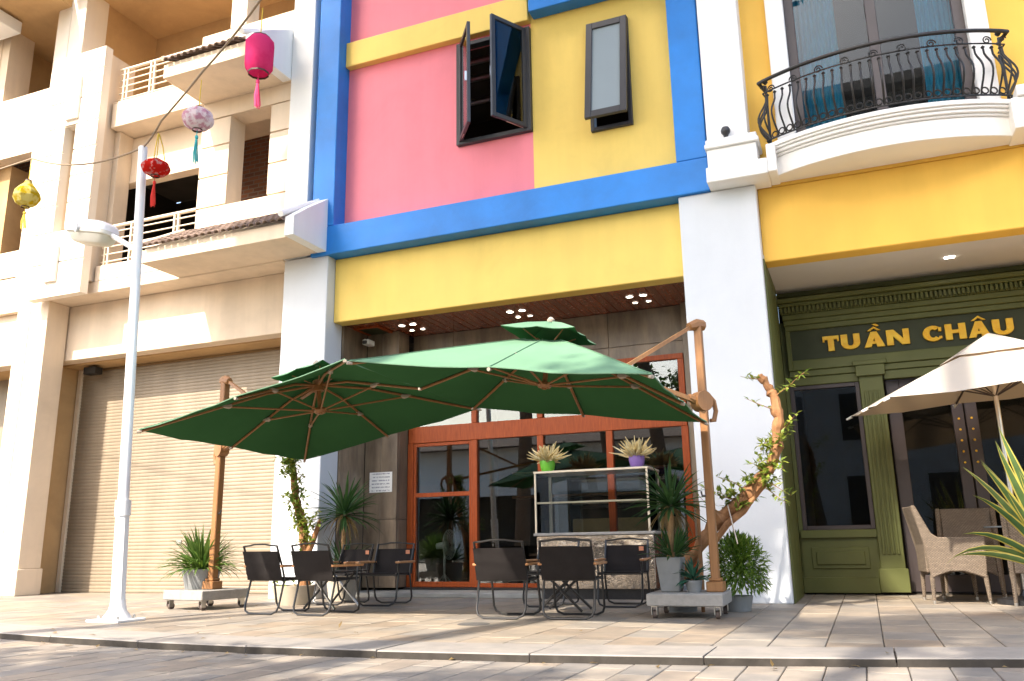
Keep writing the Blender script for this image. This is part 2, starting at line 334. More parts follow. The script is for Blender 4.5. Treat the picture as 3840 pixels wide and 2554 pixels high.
def papermat():
    m, N, L, out = newmat('printed_notice')
    p = N.new('ShaderNodeBsdfPrincipled'); L.new(p.outputs[0], out.inputs[0]); p.inputs['Roughness'].default_value = 0.6
    tc = N.new('ShaderNodeTexCoord'); sp = N.new('ShaderNodeSeparateXYZ'); L.new(tc.outputs['Generated'], sp.inputs[0])
    w = N.new('ShaderNodeMath'); w.operation = 'MULTIPLY'; L.new(sp.outputs[2], w.inputs[0]); w.inputs[1].default_value = 6.0
    f = N.new('ShaderNodeMath'); f.operation = 'FRACT'; L.new(w.outputs[0], f.inputs[0])
    row = N.new('ShaderNodeMath'); row.operation = 'COMPARE'; L.new(f.outputs[0], row.inputs[0]); row.inputs[1].default_value = 0.5; row.inputs[2].default_value = 0.2
    n = noise(N, L, tc.outputs['Generated'], 26, 2, 0.7, (1, 1, 0.24)); gt = N.new('ShaderNodeMath'); gt.operation = 'GREATER_THAN'; L.new(n, gt.inputs[0]); gt.inputs[1].default_value = 0.46
    ex = N.new('ShaderNodeMath'); ex.operation = 'COMPARE'; L.new(sp.outputs[0], ex.inputs[0]); ex.inputs[1].default_value = 0.5; ex.inputs[2].default_value = 0.4
    a = N.new('ShaderNodeMath'); a.operation = 'MULTIPLY'; L.new(row.outputs[0], a.inputs[0]); L.new(gt.outputs[0], a.inputs[1])
    a2 = N.new('ShaderNodeMath'); a2.operation = 'MULTIPLY'; L.new(a.outputs[0], a2.inputs[0]); L.new(ex.outputs[0], a2.inputs[1])
    L.new(ramp(N, L, a2.outputs[0], [(0.0, (0.82, 0.81, 0.78)), (1.0, (0.35, 0.35, 0.38))]), p.inputs['Base Color']); return m
MAT['paper'] = papermat()
# ================================================================ SETTING: road, kerb, sidewalk
def ky(x):                                   # the kerb runs on a gentle bend
    x = max(-8.5, min(2.6, x)); return 0.03027*x*x + 0.22663*x + 5.333
def in_frame(x, y, z, mx=0.06):
    d = Vector((x, y, z-CAM_H)); zz = d.dot(fw)
    if zz < 0.3: return None
    f = cam.lens/36.0; u = f*d.dot(r2)/zz; v = f*d.dot(u2)/zz
    if abs(u) > 0.5+mx or abs(v) > 0.5*681/1024+mx: return None
    return zz
def pave_mesh(name, w, d, t, ch, mat):
    m = MB(); a, b = w/2, d/2
    vs = [(-a, -b, -t), (a, -b, -t), (a, b, -t), (-a, b, -t), (-a, -b, -ch), (a, -b, -ch), (a, b, -ch), (-a, b, -ch),
          (-a+ch, -b+ch, 0), (a-ch, -b+ch, 0), (a-ch, b-ch, 0), (-a+ch, b-ch, 0)]
    fs = [(0, 3, 2, 1), (8, 9, 10, 11)] + [(i, (i+1) % 4, 4+(i+1) % 4, 4+i) for i in range(4)] + [(4+i, 4+(i+1) % 4, 8+(i+1) % 4, 8+i) for i in range(4)]
    m.mesh(vs, fs); return m
def lay(parent, name, px, py, x0, x1, y0, y1, z, mat, front=None, back=None, gap=0.006, keep=290, along='y'):
    spots = []
    j = 0; y = y0
    while y < y1:
        x = x0 + (px*0.5 if (along == 'x' and j % 2) else 0); i = 0
        while x < x1:
            yy = y + (py*0.5 if (along == 'y' and i % 2) else 0)
            if (front is None or yy+py/2 > front(x)) and (back is None or yy-py*0.9 < back(x)): spots.append((x, yy))
            x += px; i += 1
        y += py; j += 1
    rng = random.Random(3)
    vis = []; rest = []
    cut = []
    if front is not None:
        cut = [s for s in spots if s[1]-py/2 < front(s[0])+0.02]; spots = [s for s in spots if s not in cut]
        for (x, y) in cut:
            ya = front(x)+0.015; yb_ = y+py/2-gap/2
            if yb_-ya > 0.03 and in_frame(x, y, z):
                o = build(name, pave_mesh(name, px-gap, yb_-ya, 0.05, 0.004, mat), mat, parent, world=False); o.location = (x, (ya+yb_)/2, z)
    for s in spots:
        zz = in_frame(s[0], s[1], z); (vis.append((zz, s)) if zz else rest.append(s))
    vis.sort(); rest += [s for _, s in vis[keep:]]; vis = vis[:keep]
    m = pave_mesh(name, px-gap, py-gap, 0.05, 0.004, mat); first = None
    for _, (x, y) in vis:
        loc = (x, y, z + rng.uniform(-0.0016, 0.0016)); rot = (rng.uniform(-.0015, .0015), rng.uniform(-.0015, .0015), rng.uniform(-.003, .003))
        if first is None:
            first = build(name, m, mat, parent, world=False); first.location = loc; first.rotation_euler = rot
        else: copy_part(first, parent, loc, rot)
    if rest:
        mm = MB()
        for x, y in rest: mm.mesh([(v[0]+x, v[1]+y, v[2]+z) for v in m.v], m.f)
        build(name + '_field', mm, mat, parent, kind='stuff')

def struct(o): o['kind'] = 'structure'; return o
road = struct(build('road', MB().face([(-60, -60, -0.075), (60, -60, -0.075), (60, 40, -0.075), (-60, 40, -0.075)]), MAT['grout']))
lay(road, 'paving_stone', 0.21, 0.42, -9.0, 3.0, 2.6, 6.2, -0.045, MAT['roadstone'], back=lambda x: ky(x)-0.02)
build('paving_far_field', pave_mesh('f', 60, 2.4, 0.02, 0.004, None), MAT['roadstone'], road, world=False, kind='stuff').location = (0, 1.0, -0.046)
build('paving_far_field', pave_mesh('f', 60, 12, 0.02, 0.004, None), MAT['roadstone'], road, world=False, kind='stuff').location = (0, -6.4, -0.046)
# sidewalk bed with a front edge that follows the kerb
sb = MB(); xs = [-30] + [-8.5 + 0.5*i for i in range(23)] + [30]
for a, b in zip(xs, xs[1:]):
    sb.face([(a, ky(a)+0.2, -0.02), (b, ky(b)+0.2, -0.02), (b, 20, -0.02), (a, 20, -0.02)])
sidewalk = struct(build('sidewalk', sb, MAT['grout']))
lay(sidewalk, 'paving_slab', 0.34, 0.50, -13.4, 2.9, 5.1, 11.4, 0.0, MAT['tile'], front=lambda x: ky(x)+0.49, keep=270)
# kerb stones
kerb = struct(part_empty('kerb', None) if False else bpy.data.objects.new('kerb', None)); C.objects.link(kerb); WL['kerb'] = Vector((0, 0, 0))
kx = -14.2
rk = random.Random(5)
while kx < 4:
    w = 1.02; a, b = kx+0.004, kx+w-0.004; m = MB(); dz = rk.uniform(-0.002, 0.002)
    fa, fb = ky(a), ky(b); zt = 0.006+dz; c = 0.008
    vs = [(a, fa, -0.2), (b, fb, -0.2), (b, fb+0.5, -0.2), (a, fa+0.5, -0.2), (a, fa, zt-c), (b, fb, zt-c), (b, fb+0.5, zt), (a, fa+0.5, zt), (a+0.003, fa+c, zt), (b-0.003, fb+c, zt)]
    m.mesh(vs, [(0, 3, 2, 1), (0, 1, 5, 4), (1, 2, 6, 9, 5), (2, 3, 7, 6), (3, 0, 4, 8, 7), (4, 5, 9, 8), (8, 9, 6, 7)]); m.m[1] = 1  # second slot: front face coloured darker than the top
    build('kerb_stone', m, [MAT['kerb'], MAT['kerbfront']], kerb); kx += w
mh = tag(build('drain_cover', MB().lathe([(0.0, 0.004), (0.13, 0.004), (0.14, 0.0)], (-3.14, 6.75, 0.001), 20, cap=False), MAT['manhole']), 'small dark round drain cover in the pavement before the black chairs', 'drain cover')

# ================================================================ LEFT BUILDING (cream, unfinished)
LB = thing('cream_building', 'unfinished cream townhouse with tiled canopies, open loggias and a roller shutter', 'building', (-9.8, 9.47, 0))
cr, cp, raw = MAT['cream'], MAT['creampanel'], MAT['raw']
B('pillar', cr, LB, (-12.54, -12.13, 9.47, 9.87, 0.40, 4.70), bevel=0.012)
B('plinth', cr, LB, (-12.545, -12.10, 9.44, 9.89, 0, 0.40), bevel=0.012)
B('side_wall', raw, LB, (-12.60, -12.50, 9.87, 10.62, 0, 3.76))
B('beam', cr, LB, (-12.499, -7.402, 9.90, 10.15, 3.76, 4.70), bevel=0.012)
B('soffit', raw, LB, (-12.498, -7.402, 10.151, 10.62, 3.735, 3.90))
B('rear_wall', MAT['darkroom'], LB, (-13.0, -7.05, 13.01, 13.1, 4.0, 12.0), bevel=0)
# roller shutter: every slat a piece
sh = part_empty('roller_shutter', LB)
pitch_s = 0.055
prof = [(10.503, 0.001), (10.499, 0.010), (10.497, 0.027), (10.499, 0.045), (10.503, 0.0545), (10.515, 0.0545), (10.515, 0.001)]
sl0 = build('slat', MB().prism([(y, z) for y, z in prof], 'x', -12.40, -7.42), MAT['shutter'], sh)
for i in range(1, 67): copy_part(sl0, sh, (0, 0, i*pitch_s))
B('shutter_lock', MAT['steel'], sh, (-10.0, -9.9, 10.485, 10.4965, 0.74, 0.80), bevel=0.003)
B('pull_handle', MAT['charcoal'], sh, (-9.6, -9.4, 10.480, 10.4965, 0.12, 0.145), bevel=0.003)
B('guide_rail', MAT['railmetal'], sh, (-12.47, -12.38, 10.46, 10.53, 0, 3.735))
B('bottom_bar', MAT['shutter'], sh, (-12.40, -7.42, 10.485, 10.52, -0.05, 0.0))
B('shutter_motor', MAT['dark'], LB, (-12.05, -11.78, 10.20, 10.36, 3.58, 3.70))
B('shutter_box', raw, LB, (-12.46, -7.41, 10.56, 10.62, 0.0, 3.735))
# storey slabs
B('floor_slab', cr, LB, (-12.54, -7.43, 9.471, 13.0, 4.702, 4.90), bevel=0.01)
B('slab_edge', cr, LB, (-11.16, -9.16, 9.47, 9.60, 4.902, 5.16), bevel=0.008)
B('floor_slab', cr, LB, (-11.16, -7.43, 9.47, 13.0, 7.63, 8.08), bevel=0.01)
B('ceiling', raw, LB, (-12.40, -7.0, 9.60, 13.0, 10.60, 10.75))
B('eave_slab', cr, LB, (-12.40, -7.0, 9.10, 9.60, 10.60, 10.80))
# tower panel with plaster courses
tw = part_empty('tower_panel', LB)
B('backing', cp, tw, (-12.35, -11.91, 9.235, 9.36, 4.66, 9.06), (-11.64, -11.15, 9.235, 9.36, 4.66, 9.06), (-11.91, -11.64, 9.235, 9.36, 4.66, 5.79), (-11.91, -11.64, 9.235, 9.36, 7.69, 9.06), bevel=0)
B('body', cr, tw, (-12.30, -11.92, 9.361, 9.9, 4.91, 9.0), (-11.63, -11.20, 9.361, 9.9, 4.91, 9.0), (-11.92, -11.63, 9.361, 9.9, 4.91, 5.78), (-11.92, -11.63, 9.361, 9.9, 7.70, 9.0), bevel=0)
B('slot_back', MAT['darkroom'], tw, (-11.93, -11.62, 9.62, 9.66, 5.70, 7.75), bevel=0)
gz = [4.64, 5.23, 5.78, 6.26, 6.73, 7.21, 7.69, 8.17, 8.65, 9.06]
for z0, z1 in zip(gz, gz[1:]):
    a, b = z0+0.011, z1-0.011
    if 5.7 < z0 < 7.6:
        B('plaster_course', cp, tw, (-12.36, -11.905, 9.20, 9.234, a, b), bevel=0.004)
        B('plaster_course', cp, tw, (-11.645, -11.14, 9.20, 9.234, a, b), bevel=0.004)
    else: B('plaster_course', cp, tw, (-12.36, -11.14, 9.20, 9.234, a, b), bevel=0.004)
B('raised_plate', cp, tw, (-11.94, -11.68, 9.15, 9.199, 4.90, 5.50), bevel=0.006)
B('raised_plate', cp, tw, (-11.88, -11.60, 9.15, 9.199, 7.78, 8.58), bevel=0.006)
B('pillar', cp, LB, (-12.43, -12.07, 9.47, 9.95, 9.062, 12.0), bevel=0.01)
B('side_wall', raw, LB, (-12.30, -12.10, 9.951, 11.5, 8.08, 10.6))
# first-floor wall of plaster courses round the brick-backed window
wf = part_empty('front_wall', LB)
gw = [5.10, 5.815, 6.33, 6.845, 7.32]
for z0, z1 in zip(gw, gw[1:]):
    a, b = z0+(0.011 if z0 > 5.2 else 0), z1-0.011
    if z0 < 5.2: B('plaster_course', cr, wf, (-9.17, -7.43, 9.50, 9.53, a, b), bevel=0.004)
    else:
        B('plaster_course', cr, wf, (-9.17, -8.60, 9.50, 9.53, a, b), bevel=0.004)
        B('plaster_course', cr, wf, (-7.82, -7.43, 9.50, 9.53, a, b), bevel=0.004)
B('plaster_course', cr, wf, (-9.17, -7.43, 9.50, 9.53, 7.331, 7.628), bevel=0.004)
B('masonry', cr, wf, (-9.165, -8.603, 9.531, 9.85, 4.91, 7.625), (-7.817, -7.435, 9.531, 9.85, 4.91, 7.625), (-8.603, -7.817, 9.531, 9.85, 4.91, 5.80), (-8.603, -7.817, 9.531, 9.85, 7.325, 7.625), bevel=0)
B('brick_back_wall', MAT['brick'], LB, (-9.9, -7.05, 10.75, 10.95, 4.91, 7.62), bevel=0)
B('white_pilaster', MAT['white'], LB, (-7.429, -7.03, 9.44, 9.95, 4.72, 12.0), bevel=0.012)
# loggia interior
B('side_wall', cr, LB, (-11.198, -11.08, 9.62, 9.9, 4.91, 7.62), bevel=0)
B('lintel', cr, LB, (-11.6, -9.171, 9.902, 10.1, 6.78, 7.62), bevel=0.006)
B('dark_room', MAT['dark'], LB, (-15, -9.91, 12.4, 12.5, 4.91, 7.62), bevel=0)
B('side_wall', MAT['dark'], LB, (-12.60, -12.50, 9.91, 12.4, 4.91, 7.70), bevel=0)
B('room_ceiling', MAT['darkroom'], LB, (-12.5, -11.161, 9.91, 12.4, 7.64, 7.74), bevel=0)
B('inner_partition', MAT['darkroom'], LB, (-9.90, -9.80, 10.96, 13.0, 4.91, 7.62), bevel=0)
B('slab_edge', cr, LB, (-11.16, -9.3, 9.47, 9.62, 8.082, 8.10), bevel=0)
# second-floor loggia
B('back_wall', raw, LB, (-12.1, -7.4, 11.15, 11.3, 8.08, 10.6), bevel=0)
B('parapet', cr, LB, (-9.31, -7.43, 9.50, 9.62, 8.082, 8.90), bevel=0.008)
B('pier', cr, LB, (-8.74, -8.42, 9.50, 9.80, 8.902, 10.6), bevel=0.008)
def railing(xa, xb, zb, zt, pairs, y=9.52):
    r = part_empty('railing', LB); m = MAT['railmetal']
    build('top_rail', MB().tube([(xa, y, zt), (xb, y, zt)], 0.028, 8), m, r, smooth=True)
    n = 5
    for i in range(n):
        z = zb + (zt-zb)*i/(n) + 0.03
        build('rail_bar', MB().tube([(xa, y, z), (xb, y, z)], 0.013, 6), m, r, smooth=True)
    for p in pairs:
        for d in (-0.04, 0.04): B('rail_post', m, r, (p+d-0.016, p+d+0.016, y-0.02, y+0.02, zb-0.06, zt-0.02), bevel=0.003)
railing(-11.1, -9.17, 5.20, 5.83, (-9.56, -10.46, -11.0))
railing(-11.1, -9.31, 8.13, 8.73, (-10.36, -10.95, -9.6))
# tiled canopies: each clay tile a piece
def tile_mesh(L=0.30, r=0.056):
    m = MB(); n = 6; vs = []
    for k, (yy, rr) in enumerate(((0, r), (L, r*0.86))):
        for s in (0, 1):
            for j in range(n+1):
                t = math.pi*j/n; q = rr-0.014*s
                vs.append((q*math.cos(t), yy, q*math.sin(t)*0.85))
    w = n+1; fs = []
    for j in range(n):
        fs += [(j, j+1, 2*w+j+1, 2*w+j), (w+j+1, w+j, 3*w+j, 3*w+j+1), (j+1, j, w+j, w+j+1), (2*w+j, 2*w+j+1, 3*w+j+1, 3*w+j)]
    return m.mesh(vs, fs)
tile0 = [None]
def canopy_roof(x0, x1, yf, yb, zu, zf, zw, endx):
    a = part_empty('tiled_canopy', LB)
    ang = math.atan2(zw-zf, yb-yf)
    build('canopy_slab', MB().prism([(yf+0.02, zu), (yb, zu), (yb, zw-0.05), (yf+0.02, zf-0.03)], 'x', x0, x1), cr, a, bevel=0.006)
    build('end_wall', MB().prism([(yf-0.04, zu-0.002), (yb+0.0, zu-0.002), (yb+0.0, zw+0.10), (yf+0.30, zf+0.28), (yf-0.04, zf+0.03)], 'x', x1+0.001, endx), MAT['white'], a, bevel=0.006)
    B('verge_board', cr, a, (x0-0.05, x0-0.001, yf+0.02, yb, zu, zf-0.04))
    nc = int((x1-x0)/0.120); slope = math.hypot(yb-yf, zw-zf); nr = max(3, int(slope/0.20))
    rng = random.Random(int(x0*10))
    for r in range(nr):
        for c in range(nc):
            s = -0.07 + r*0.20
            loc = Vector((x0+0.07+c*0.120+rng.uniform(-.004, .004), yf+s*math.cos(ang), zf+0.0+s*math.sin(ang)+0.012)) - wloc(a)
            rot = (ang-0.06+rng.uniform(-.02, .02), rng.uniform(-.03, .03), rng.uniform(-.02, .02))
            if tile0[0] is None:
                tile0[0] = build('roof_tile', tile_mesh(), MAT['rooftile'], a, world=False, smooth=True); o = tile0[0]; o.location = loc; o.rotation_euler = rot
            else: copy_part(tile0[0], a, loc, rot)
    build('verge_cap', MB().tube([(x0-0.02, yf-0.05, zf+0.03), (x0-0.02, yb, zw+0.03)], 0.035, 8), cr, a, smooth=True)
    build('verge_cap', MB().tube([(x1-0.03, yf-0.10, zf+0.06), (x1-0.03, yf+0.35, zf+0.33), (x1-0.03, yb, zw+0.08)], 0.045, 8), MAT['white'], a, smooth=True)
canopy_roof(-9.33, -6.80, 8.70, 9.468, 4.72, 4.96, 5.45, -6.65)
canopy_roof(-9.14, -7.60, 8.62, 9.468, 7.635, 7.90, 8.42, -7.435)

# ================================================================ FAR LEFT NEIGHBOUR
FB = thing('tan_building', 'bare tan plaster townhouse at the far left edge with brick-backed window openings', 'building', (-15, 9.5, 0))
B('pillar', cr, FB, (-12.86, -12.556, 9.475, 9.87, 0.40, 4.62), bevel=0.012)
B('plinth', cr, FB, (-12.88, -12.555, 9.445, 9.89, 0, 0.40), bevel=0.012)
B('pillar', cp, FB, (-12.76, -12.44, 9.475, 9.9, 8.8, 12.0), bevel=0.01)
B('wall', cr, FB, (-13.05, -12.556, 9.50, 9.75, 4.62, 8.80), (-19, -14.25, 9.50, 9.75, 4.62, 11), (-14.25, -13.05, 9.50, 9.75, 7.60, 8.80), (-14.25, -13.05, 9.50, 9.75, 4.62, 5.235), (-14.25, -13.05, 9.50, 9.75, 5.265, 5.74), (-12.80, -12.76, 9.50, 9.75, 8.80, 11.0), bevel=0)
B('soffit', raw, FB, (-19, -12.61, 9.901, 10.6, 3.72, 3.9), bevel=0)
B('groove_back', MAT['grout'], FB, (-14.25, -13.05, 9.53, 9.75, 5.235, 5.265), bevel=0)
B('ceiling', raw, FB, (-19, -12.45, 9.4, 12.5, 10.35, 10.5), bevel=0)
B('canopy_ledge', MAT['white'], FB, (-19, -13.62, 8.9, 9.4, 10.06, 10.30), bevel=0.01)
B('jamb', cr, FB, (-14.25, -14.05, 9.52, 10.0, 8.80, 10.35), bevel=0)
B('room_wall', raw, FB, (-13.9, -12.5, 11.3, 11.4, 8.8, 10.35), bevel=0)
B('side_wall', raw, FB, (-14.6, -14.4, 9.76, 11.3, 8.8, 10.35), bevel=0)
B('doorway', MAT['darkroom'], FB, (-13.95, -13.2, 11.22, 11.29, 8.8, 10.0), bevel=0)
B('floor_slab', raw, FB, (-19, -12.56, 9.76, 12, 8.62, 8.80), bevel=0)
B('inner_jamb', raw, FB, (-14.3, -13.9, 9.76, 10.2, 4.7, 7.6), bevel=0)
B('brick_back_wall', MAT['brick'], FB, (-16, -12.6, 10.9, 11.05, 4.6, 8.6), bevel=0)
B('beam', cr, FB, (-19, -12.87, 9.62, 9.9, 3.72, 4.618), bevel=0.01)
B('shutter', MAT['shutter'], FB, (-19, -12.87, 10.45, 10.5, 0, 3.72), bevel=0)

B('eave_slab', raw, FB, (-19, -12.45, 8.3, 9.399, 10.35, 10.6), bevel=0)

# ================================================================ CENTRE BUILDING (blue, pink, yellow)
CB = thing('colourful_building', 'shop building with blue frame, pink and yellow upper walls and glass doors', 'building', (-4.0, 9.47, 0))
blue, pink, yel, cw = MAT['blue'], MAT['pink'], MAT['yellow'], MAT['colwhite']
B('column', cw, CB, (-7.40, -6.65, 9.47, 9.88, 0, 4.699), bevel=0.014)
B('column', cw, CB, (-1.67, -0.77, 9.47, 9.95, 0, 4.668), bevel=0.014)
B('fascia_beam', yel, CB, (-6.648, -1.672, 9.65, 9.88, 3.73, 4.668), bevel=0.01)
B('frame_bar', blue, CB, (-6.92, -1.285, 9.42, 9.76, 4.67, 5.10), bevel=0.012)
B('frame_bar', blue, CB, (-6.92, -6.55, 9.421, 9.76, 5.102, 12.2), bevel=0.012)
B('frame_bar', blue, CB, (-1.655, -1.286, 9.421, 9.76, 5.102, 12.2), bevel=0.012)
B('pink_wall', pink, CB, (-6.549, -4.71, 9.70, 9.86, 5.102, 7.72), (-4.71, -3.588, 9.70, 9.86, 5.102, 6.05), (-4.71, -3.588, 9.70, 9.86, 7.631, 7.72), (-6.549, -3.588, 9.70, 9.86, 8.09, 12.2), bevel=0)
B('yellow_band', yel, CB, (-6.548, -3.59, 9.59, 9.74, 7.70, 8.11), bevel=0.012)
B('yellow_wall', yel, CB, (-3.587, -2.77, 9.692, 9.86, 5.102, 9.0), (-2.21, -1.656, 9.692, 9.86, 5.102, 9.0), (-2.77, -2.21, 9.692, 9.86, 5.102, 5.85), (-2.77, -2.21, 9.692, 9.86, 7.41, 9.0), bevel=0)
B('blue_box', blue, CB, (-3.54, -1.66, 9.48, 9.69, 7.74, 9.6), bevel=0.012)
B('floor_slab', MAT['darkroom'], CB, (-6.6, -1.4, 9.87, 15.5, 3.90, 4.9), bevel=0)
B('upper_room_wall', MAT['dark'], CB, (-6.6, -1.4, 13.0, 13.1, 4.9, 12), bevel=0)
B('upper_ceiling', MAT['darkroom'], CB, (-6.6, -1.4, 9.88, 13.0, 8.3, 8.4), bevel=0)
for i, (y, z) in enumerate(((10.6, 7.95), (11.2, 8.05), (11.8, 8.0))):
    build('ceiling_pipe', MB().tube([(-6.5, y, z), (-1.5, y, z)], 0.05, 8), MAT['steel'], CB, smooth=True)
def window_frame(par, x0, x1, z0, z1, y0, y1, t, mat, name='window_frame'):
    e = 0.0008
    return B(name, mat, par, (x0, x0+t, y0, y1, z0, z1), (x1-t, x1, y0, y1, z0, z1), (x0+t+e, x1-t-e, y0+e, y1-e, z1-t, z1), (x0+t+e, x1-t-e, y0+e, y1-e, z0, z0+t), bevel=0.004)
def sash(par, hinge, outer, z0, z1, t=0.06, d=0.045, name='casement_sash', pane=None):
    h = Vector((*hinge, 0)); o = Vector((*outer, 0)); u = (o-h); L_ = u.length; u.normalize(); n = Vector((-u.y, u.x, 0))
    def P(a, b, z): q = h + u*a + n*b; return (q.x, q.y, z)
    def bx(m, a0, a1, z_0, z_1, b0=-d/2, b1=d/2):
        vs = [P(a, b, z) for z in (z_0, z_1) for b in (b0, b1) for a in (a0, a1)]
        m.mesh(vs, [(0, 2, 3, 1), (4, 5, 7, 6), (0, 1, 5, 4), (2, 6, 7, 3), (0, 4, 6, 2), (1, 3, 7, 5)])
    m = MB(); bx(m, 0, t, z0, z1); bx(m, L_-t, L_, z0, z1); bx(m, t, L_-t, z0, z0+t, -d/2+.001, d/2-.001); bx(m, t, L_-t, z1-t, z1, -d/2+.001, d/2-.001)
    s = build(name, m, MAT['charcoal'], par, bevel=0.004)
    g = MB(); bx(g, t, L_-t, z0+t, z1-t, -0.003, 0.003); build('pane', g, pane or MAT['glass'], s)
    k = MB(); bx(k, L_-0.045, L_-0.02, z0+0.62, z0+0.76, -d/2-0.03, -d/2); build('window_handle', k, MAT['steel'], s)
    return s
w1 = part_empty('casement_window', CB)
window_frame(w1, -4.708, -3.592, 6.05, 7.63, 9.63, 9.75, 0.06, MAT['charcoal'])
sash(w1, (-3.655, 9.64), (-3.95, 9.13), 6.09, 7.60)
sash(w1, (-4.645, 9.64), (-4.29, 9.16), 6.09, 7.60)
build('stay_bar', MB().tube([(-3.70, 9.62, 6.10), (-3.83, 9.35, 6.09)], 0.008, 6), MAT['steel'], w1)
build('stay_bar', MB().tube([(-4.62, 9.60, 6.10), (-4.50, 9.44, 6.09)], 0.008, 6), MAT['steel'], w1)
w2 = part_empty('awning_window', CB)
window_frame(w2, -2.768, -2.212, 5.85, 7.41, 9.64, 9.76, 0.05, MAT['charcoal'])
# tilted top-hung sash
sm = MB()
th = math.atan2(0.25, 1.5)
def tilt(x, b, s): return (x, 9.655 - s*math.sin(th) - b*math.cos(th), 7.40 - s*math.cos(th) + 0 - b*math.sin(th)*-1)
def tbox(m, x0, x1, s0, s1, b0, b1):
    vs = [tilt(x, b, s) for s in (s0, s1) for b in (b0, b1) for x in (x0, x1)]
    m.mesh(vs, [(0, 2, 3, 1), (4, 5, 7, 6), (0, 1, 5, 4), (2, 6, 7, 3), (0, 4, 6, 2), (1, 3, 7, 5)])
X0, X1, S1 = -2.765, -2.215, 1.53
tbox(sm, X0, X0+0.085, 0, S1, 0, 0.05); tbox(sm, X1-0.085, X1, 0, S1, 0, 0.05); tbox(sm, X0+0.085, X1-0.085, 0.001, 0.10, 0.001, 0.049); tbox(sm, X0+0.085, X1-0.085, S1-0.10, S1-0.001, 0.001, 0.049)
ws = build('top_hung_sash', sm, MAT['charcoal'], w2, bevel=0.004)
gm = MB(); tbox(gm, X0+0.084, X1-0.084, 0.10, S1-0.10, 0.02, 0.026); build('pane', gm, MAT['plasterwhite'], ws)
# ---- shop recess
pl0 = None
for i in range(42):
    x = -6.64 + i*0.1185
    b = (x, x+0.115, 9.882, 10.95, 3.752 + 0.001*(i % 3), 3.775)
    B('soffit_plank', MAT['soffitwood'], CB, b, bevel=0.003)
hv = part_empty('ceiling_hatch', CB)
B('hatch_frame', MAT['redwood'], hv, (-6.62, -6.20, 10.12, 10.17, 3.73, 3.75), (-6.62, -6.20, 10.57, 10.62, 3.73, 3.75), (-6.62, -6.57, 10.17, 10.57, 3.73, 3.75), (-6.25, -6.20, 10.17, 10.57, 3.73, 3.75), bevel=0.003)
B('hatch_grille', MAT['greendark'], hv, (-6.57, -6.25, 10.17, 10.57, 3.738, 3.749), bevel=0)
for gx in (-5.80, -4.11, -2.43):
    for dx in (-0.09, 0.09):
        for gy, s in ((10.26, 0.045), (10.56, 0.032)):
            dl = build('downlight', MB().lathe([(s+0.012, 3.7515), (s+0.012, 3.742), (s, 3.740), (s, 3.7515)], (gx+dx, gy, 0), 14, cap=False), MAT['trim'], CB, smooth=True)
            build('lamp_disc', MB().lathe([(0.001, 3.7465), (s, 3.7465)], (gx+dx, gy, 0), 14, cap=False), MAT['spot'], dl)
# stone cladding slabs
st = part_empty('stone_cladding', CB)
def slabs(y0, y1, xs_, zs_, x_is=True, plane=None):
    for xa, xb in zip(xs_, xs_[1:]):
        for za, zb in zip(zs_, zs_[1:]):
            g = 0.0025
            if x_is: B('stone_slab', MAT['stone'], st, (xa+g, xb-g, y0, y1, za+g, zb-g), bevel=0.003)
            else: B('stone_slab', MAT['stone'], st, (y0, y1, xa+g, xb-g, za+g, zb-g), bevel=0.003)
slabs(10.95, 11.0, [-6.08, -5.40, -4.20, -3.02, -1.68], [3.065, 3.26, 3.752])
slabs(10.53, 10.58, [-6.628, -6.36, -6.09], [0.09, 1.02, 2.35, 3.751])
slabs(-6.66, -6.63, [9.885, 10.525], [0.0, 1.02, 2.35, 3.751], x_is=False)
slabs(-6.12, -6.09, [10.581, 10.84], [0.09, 1.02, 2.35, 3.751], x_is=False)
slabs(10.83, 10.88, [-1.98, -1.68], [0.0, 1.02, 2.35, 3.751])
B('wall_core', MAT['darkroom'], CB, (-6.9, -6.665, 9.885, 12.0, 0, 3.75), (-6.08, -1.68, 11.001, 11.2, 3.066, 3.75), bevel=0)
B('step', MAT['step'], CB, (-6.60, -1.70, 10.0, 10.84, 0.0, 0.055), bevel=0.006)
B('threshold', MAT['black'], CB, (-6.07, -2.0, 10.72, 10.95, 0.056, 0.085), bevel=0.003)
# ---- glazed timber shopfront
rw = MAT['redwood']; Y0, Y1 = 10.82, 10.90
sf = part_empty('shopfront', CB)
mx = [-6.03, -5.01, -4.01, -3.03, -2.02]
B('header', rw, sf, (-6.07, -1.985, Y0-0.01, Y1, 2.10, 2.34), bevel=0.006)
B('top_frame', rw, sf, (-6.07, -1.985, Y0-0.008, Y1, 2.99, 3.06), bevel=0.004)
B('bottom_rail', rw, sf, (-4.97, -1.985, Y0, Y1, 0.086, 0.14), bevel=0.004)
for i, x in enumerate(mx):
    t = 0.045
    B('mullion', rw, sf, (x-t, x+t, Y0-0.015, Y1+0.005, 0.086, 2.098), bevel=0.005)
    B('mullion', rw, sf, (x-t*0.9, x+t*0.9, Y0-0.013, Y1+0.004, 2.342, 2.988), bevel=0.005)
for a, b in zip(mx, mx[1:]):
    B('transom_pane', MAT['glass'], sf, (a+0.041, b-0.041, 10.855, 10.861, 2.341, 2.989), bevel=0)
for a, b in zip(mx[1:], mx[2:]):
    B('window_pane', MAT['glass'], sf, (a+0.046, b-0.046, 10.855, 10.861, 0.141, 2.099), bevel=0)
dr = part_empty('shop_door', CB)
B('door_stile', rw, dr, (-5.984, -5.944, Y0+0.005, Y1-0.005, 0.088, 2.096), bevel=0.004)
B('door_stile', rw, dr, (-5.096, -5.056, Y0+0.005, Y1-0.005, 0.088, 2.096), bevel=0.004)
B('door_rail', rw, dr, (-5.943, -5.097, Y0+0.006, Y1-0.006, 0.088, 0.16), bevel=0.004)
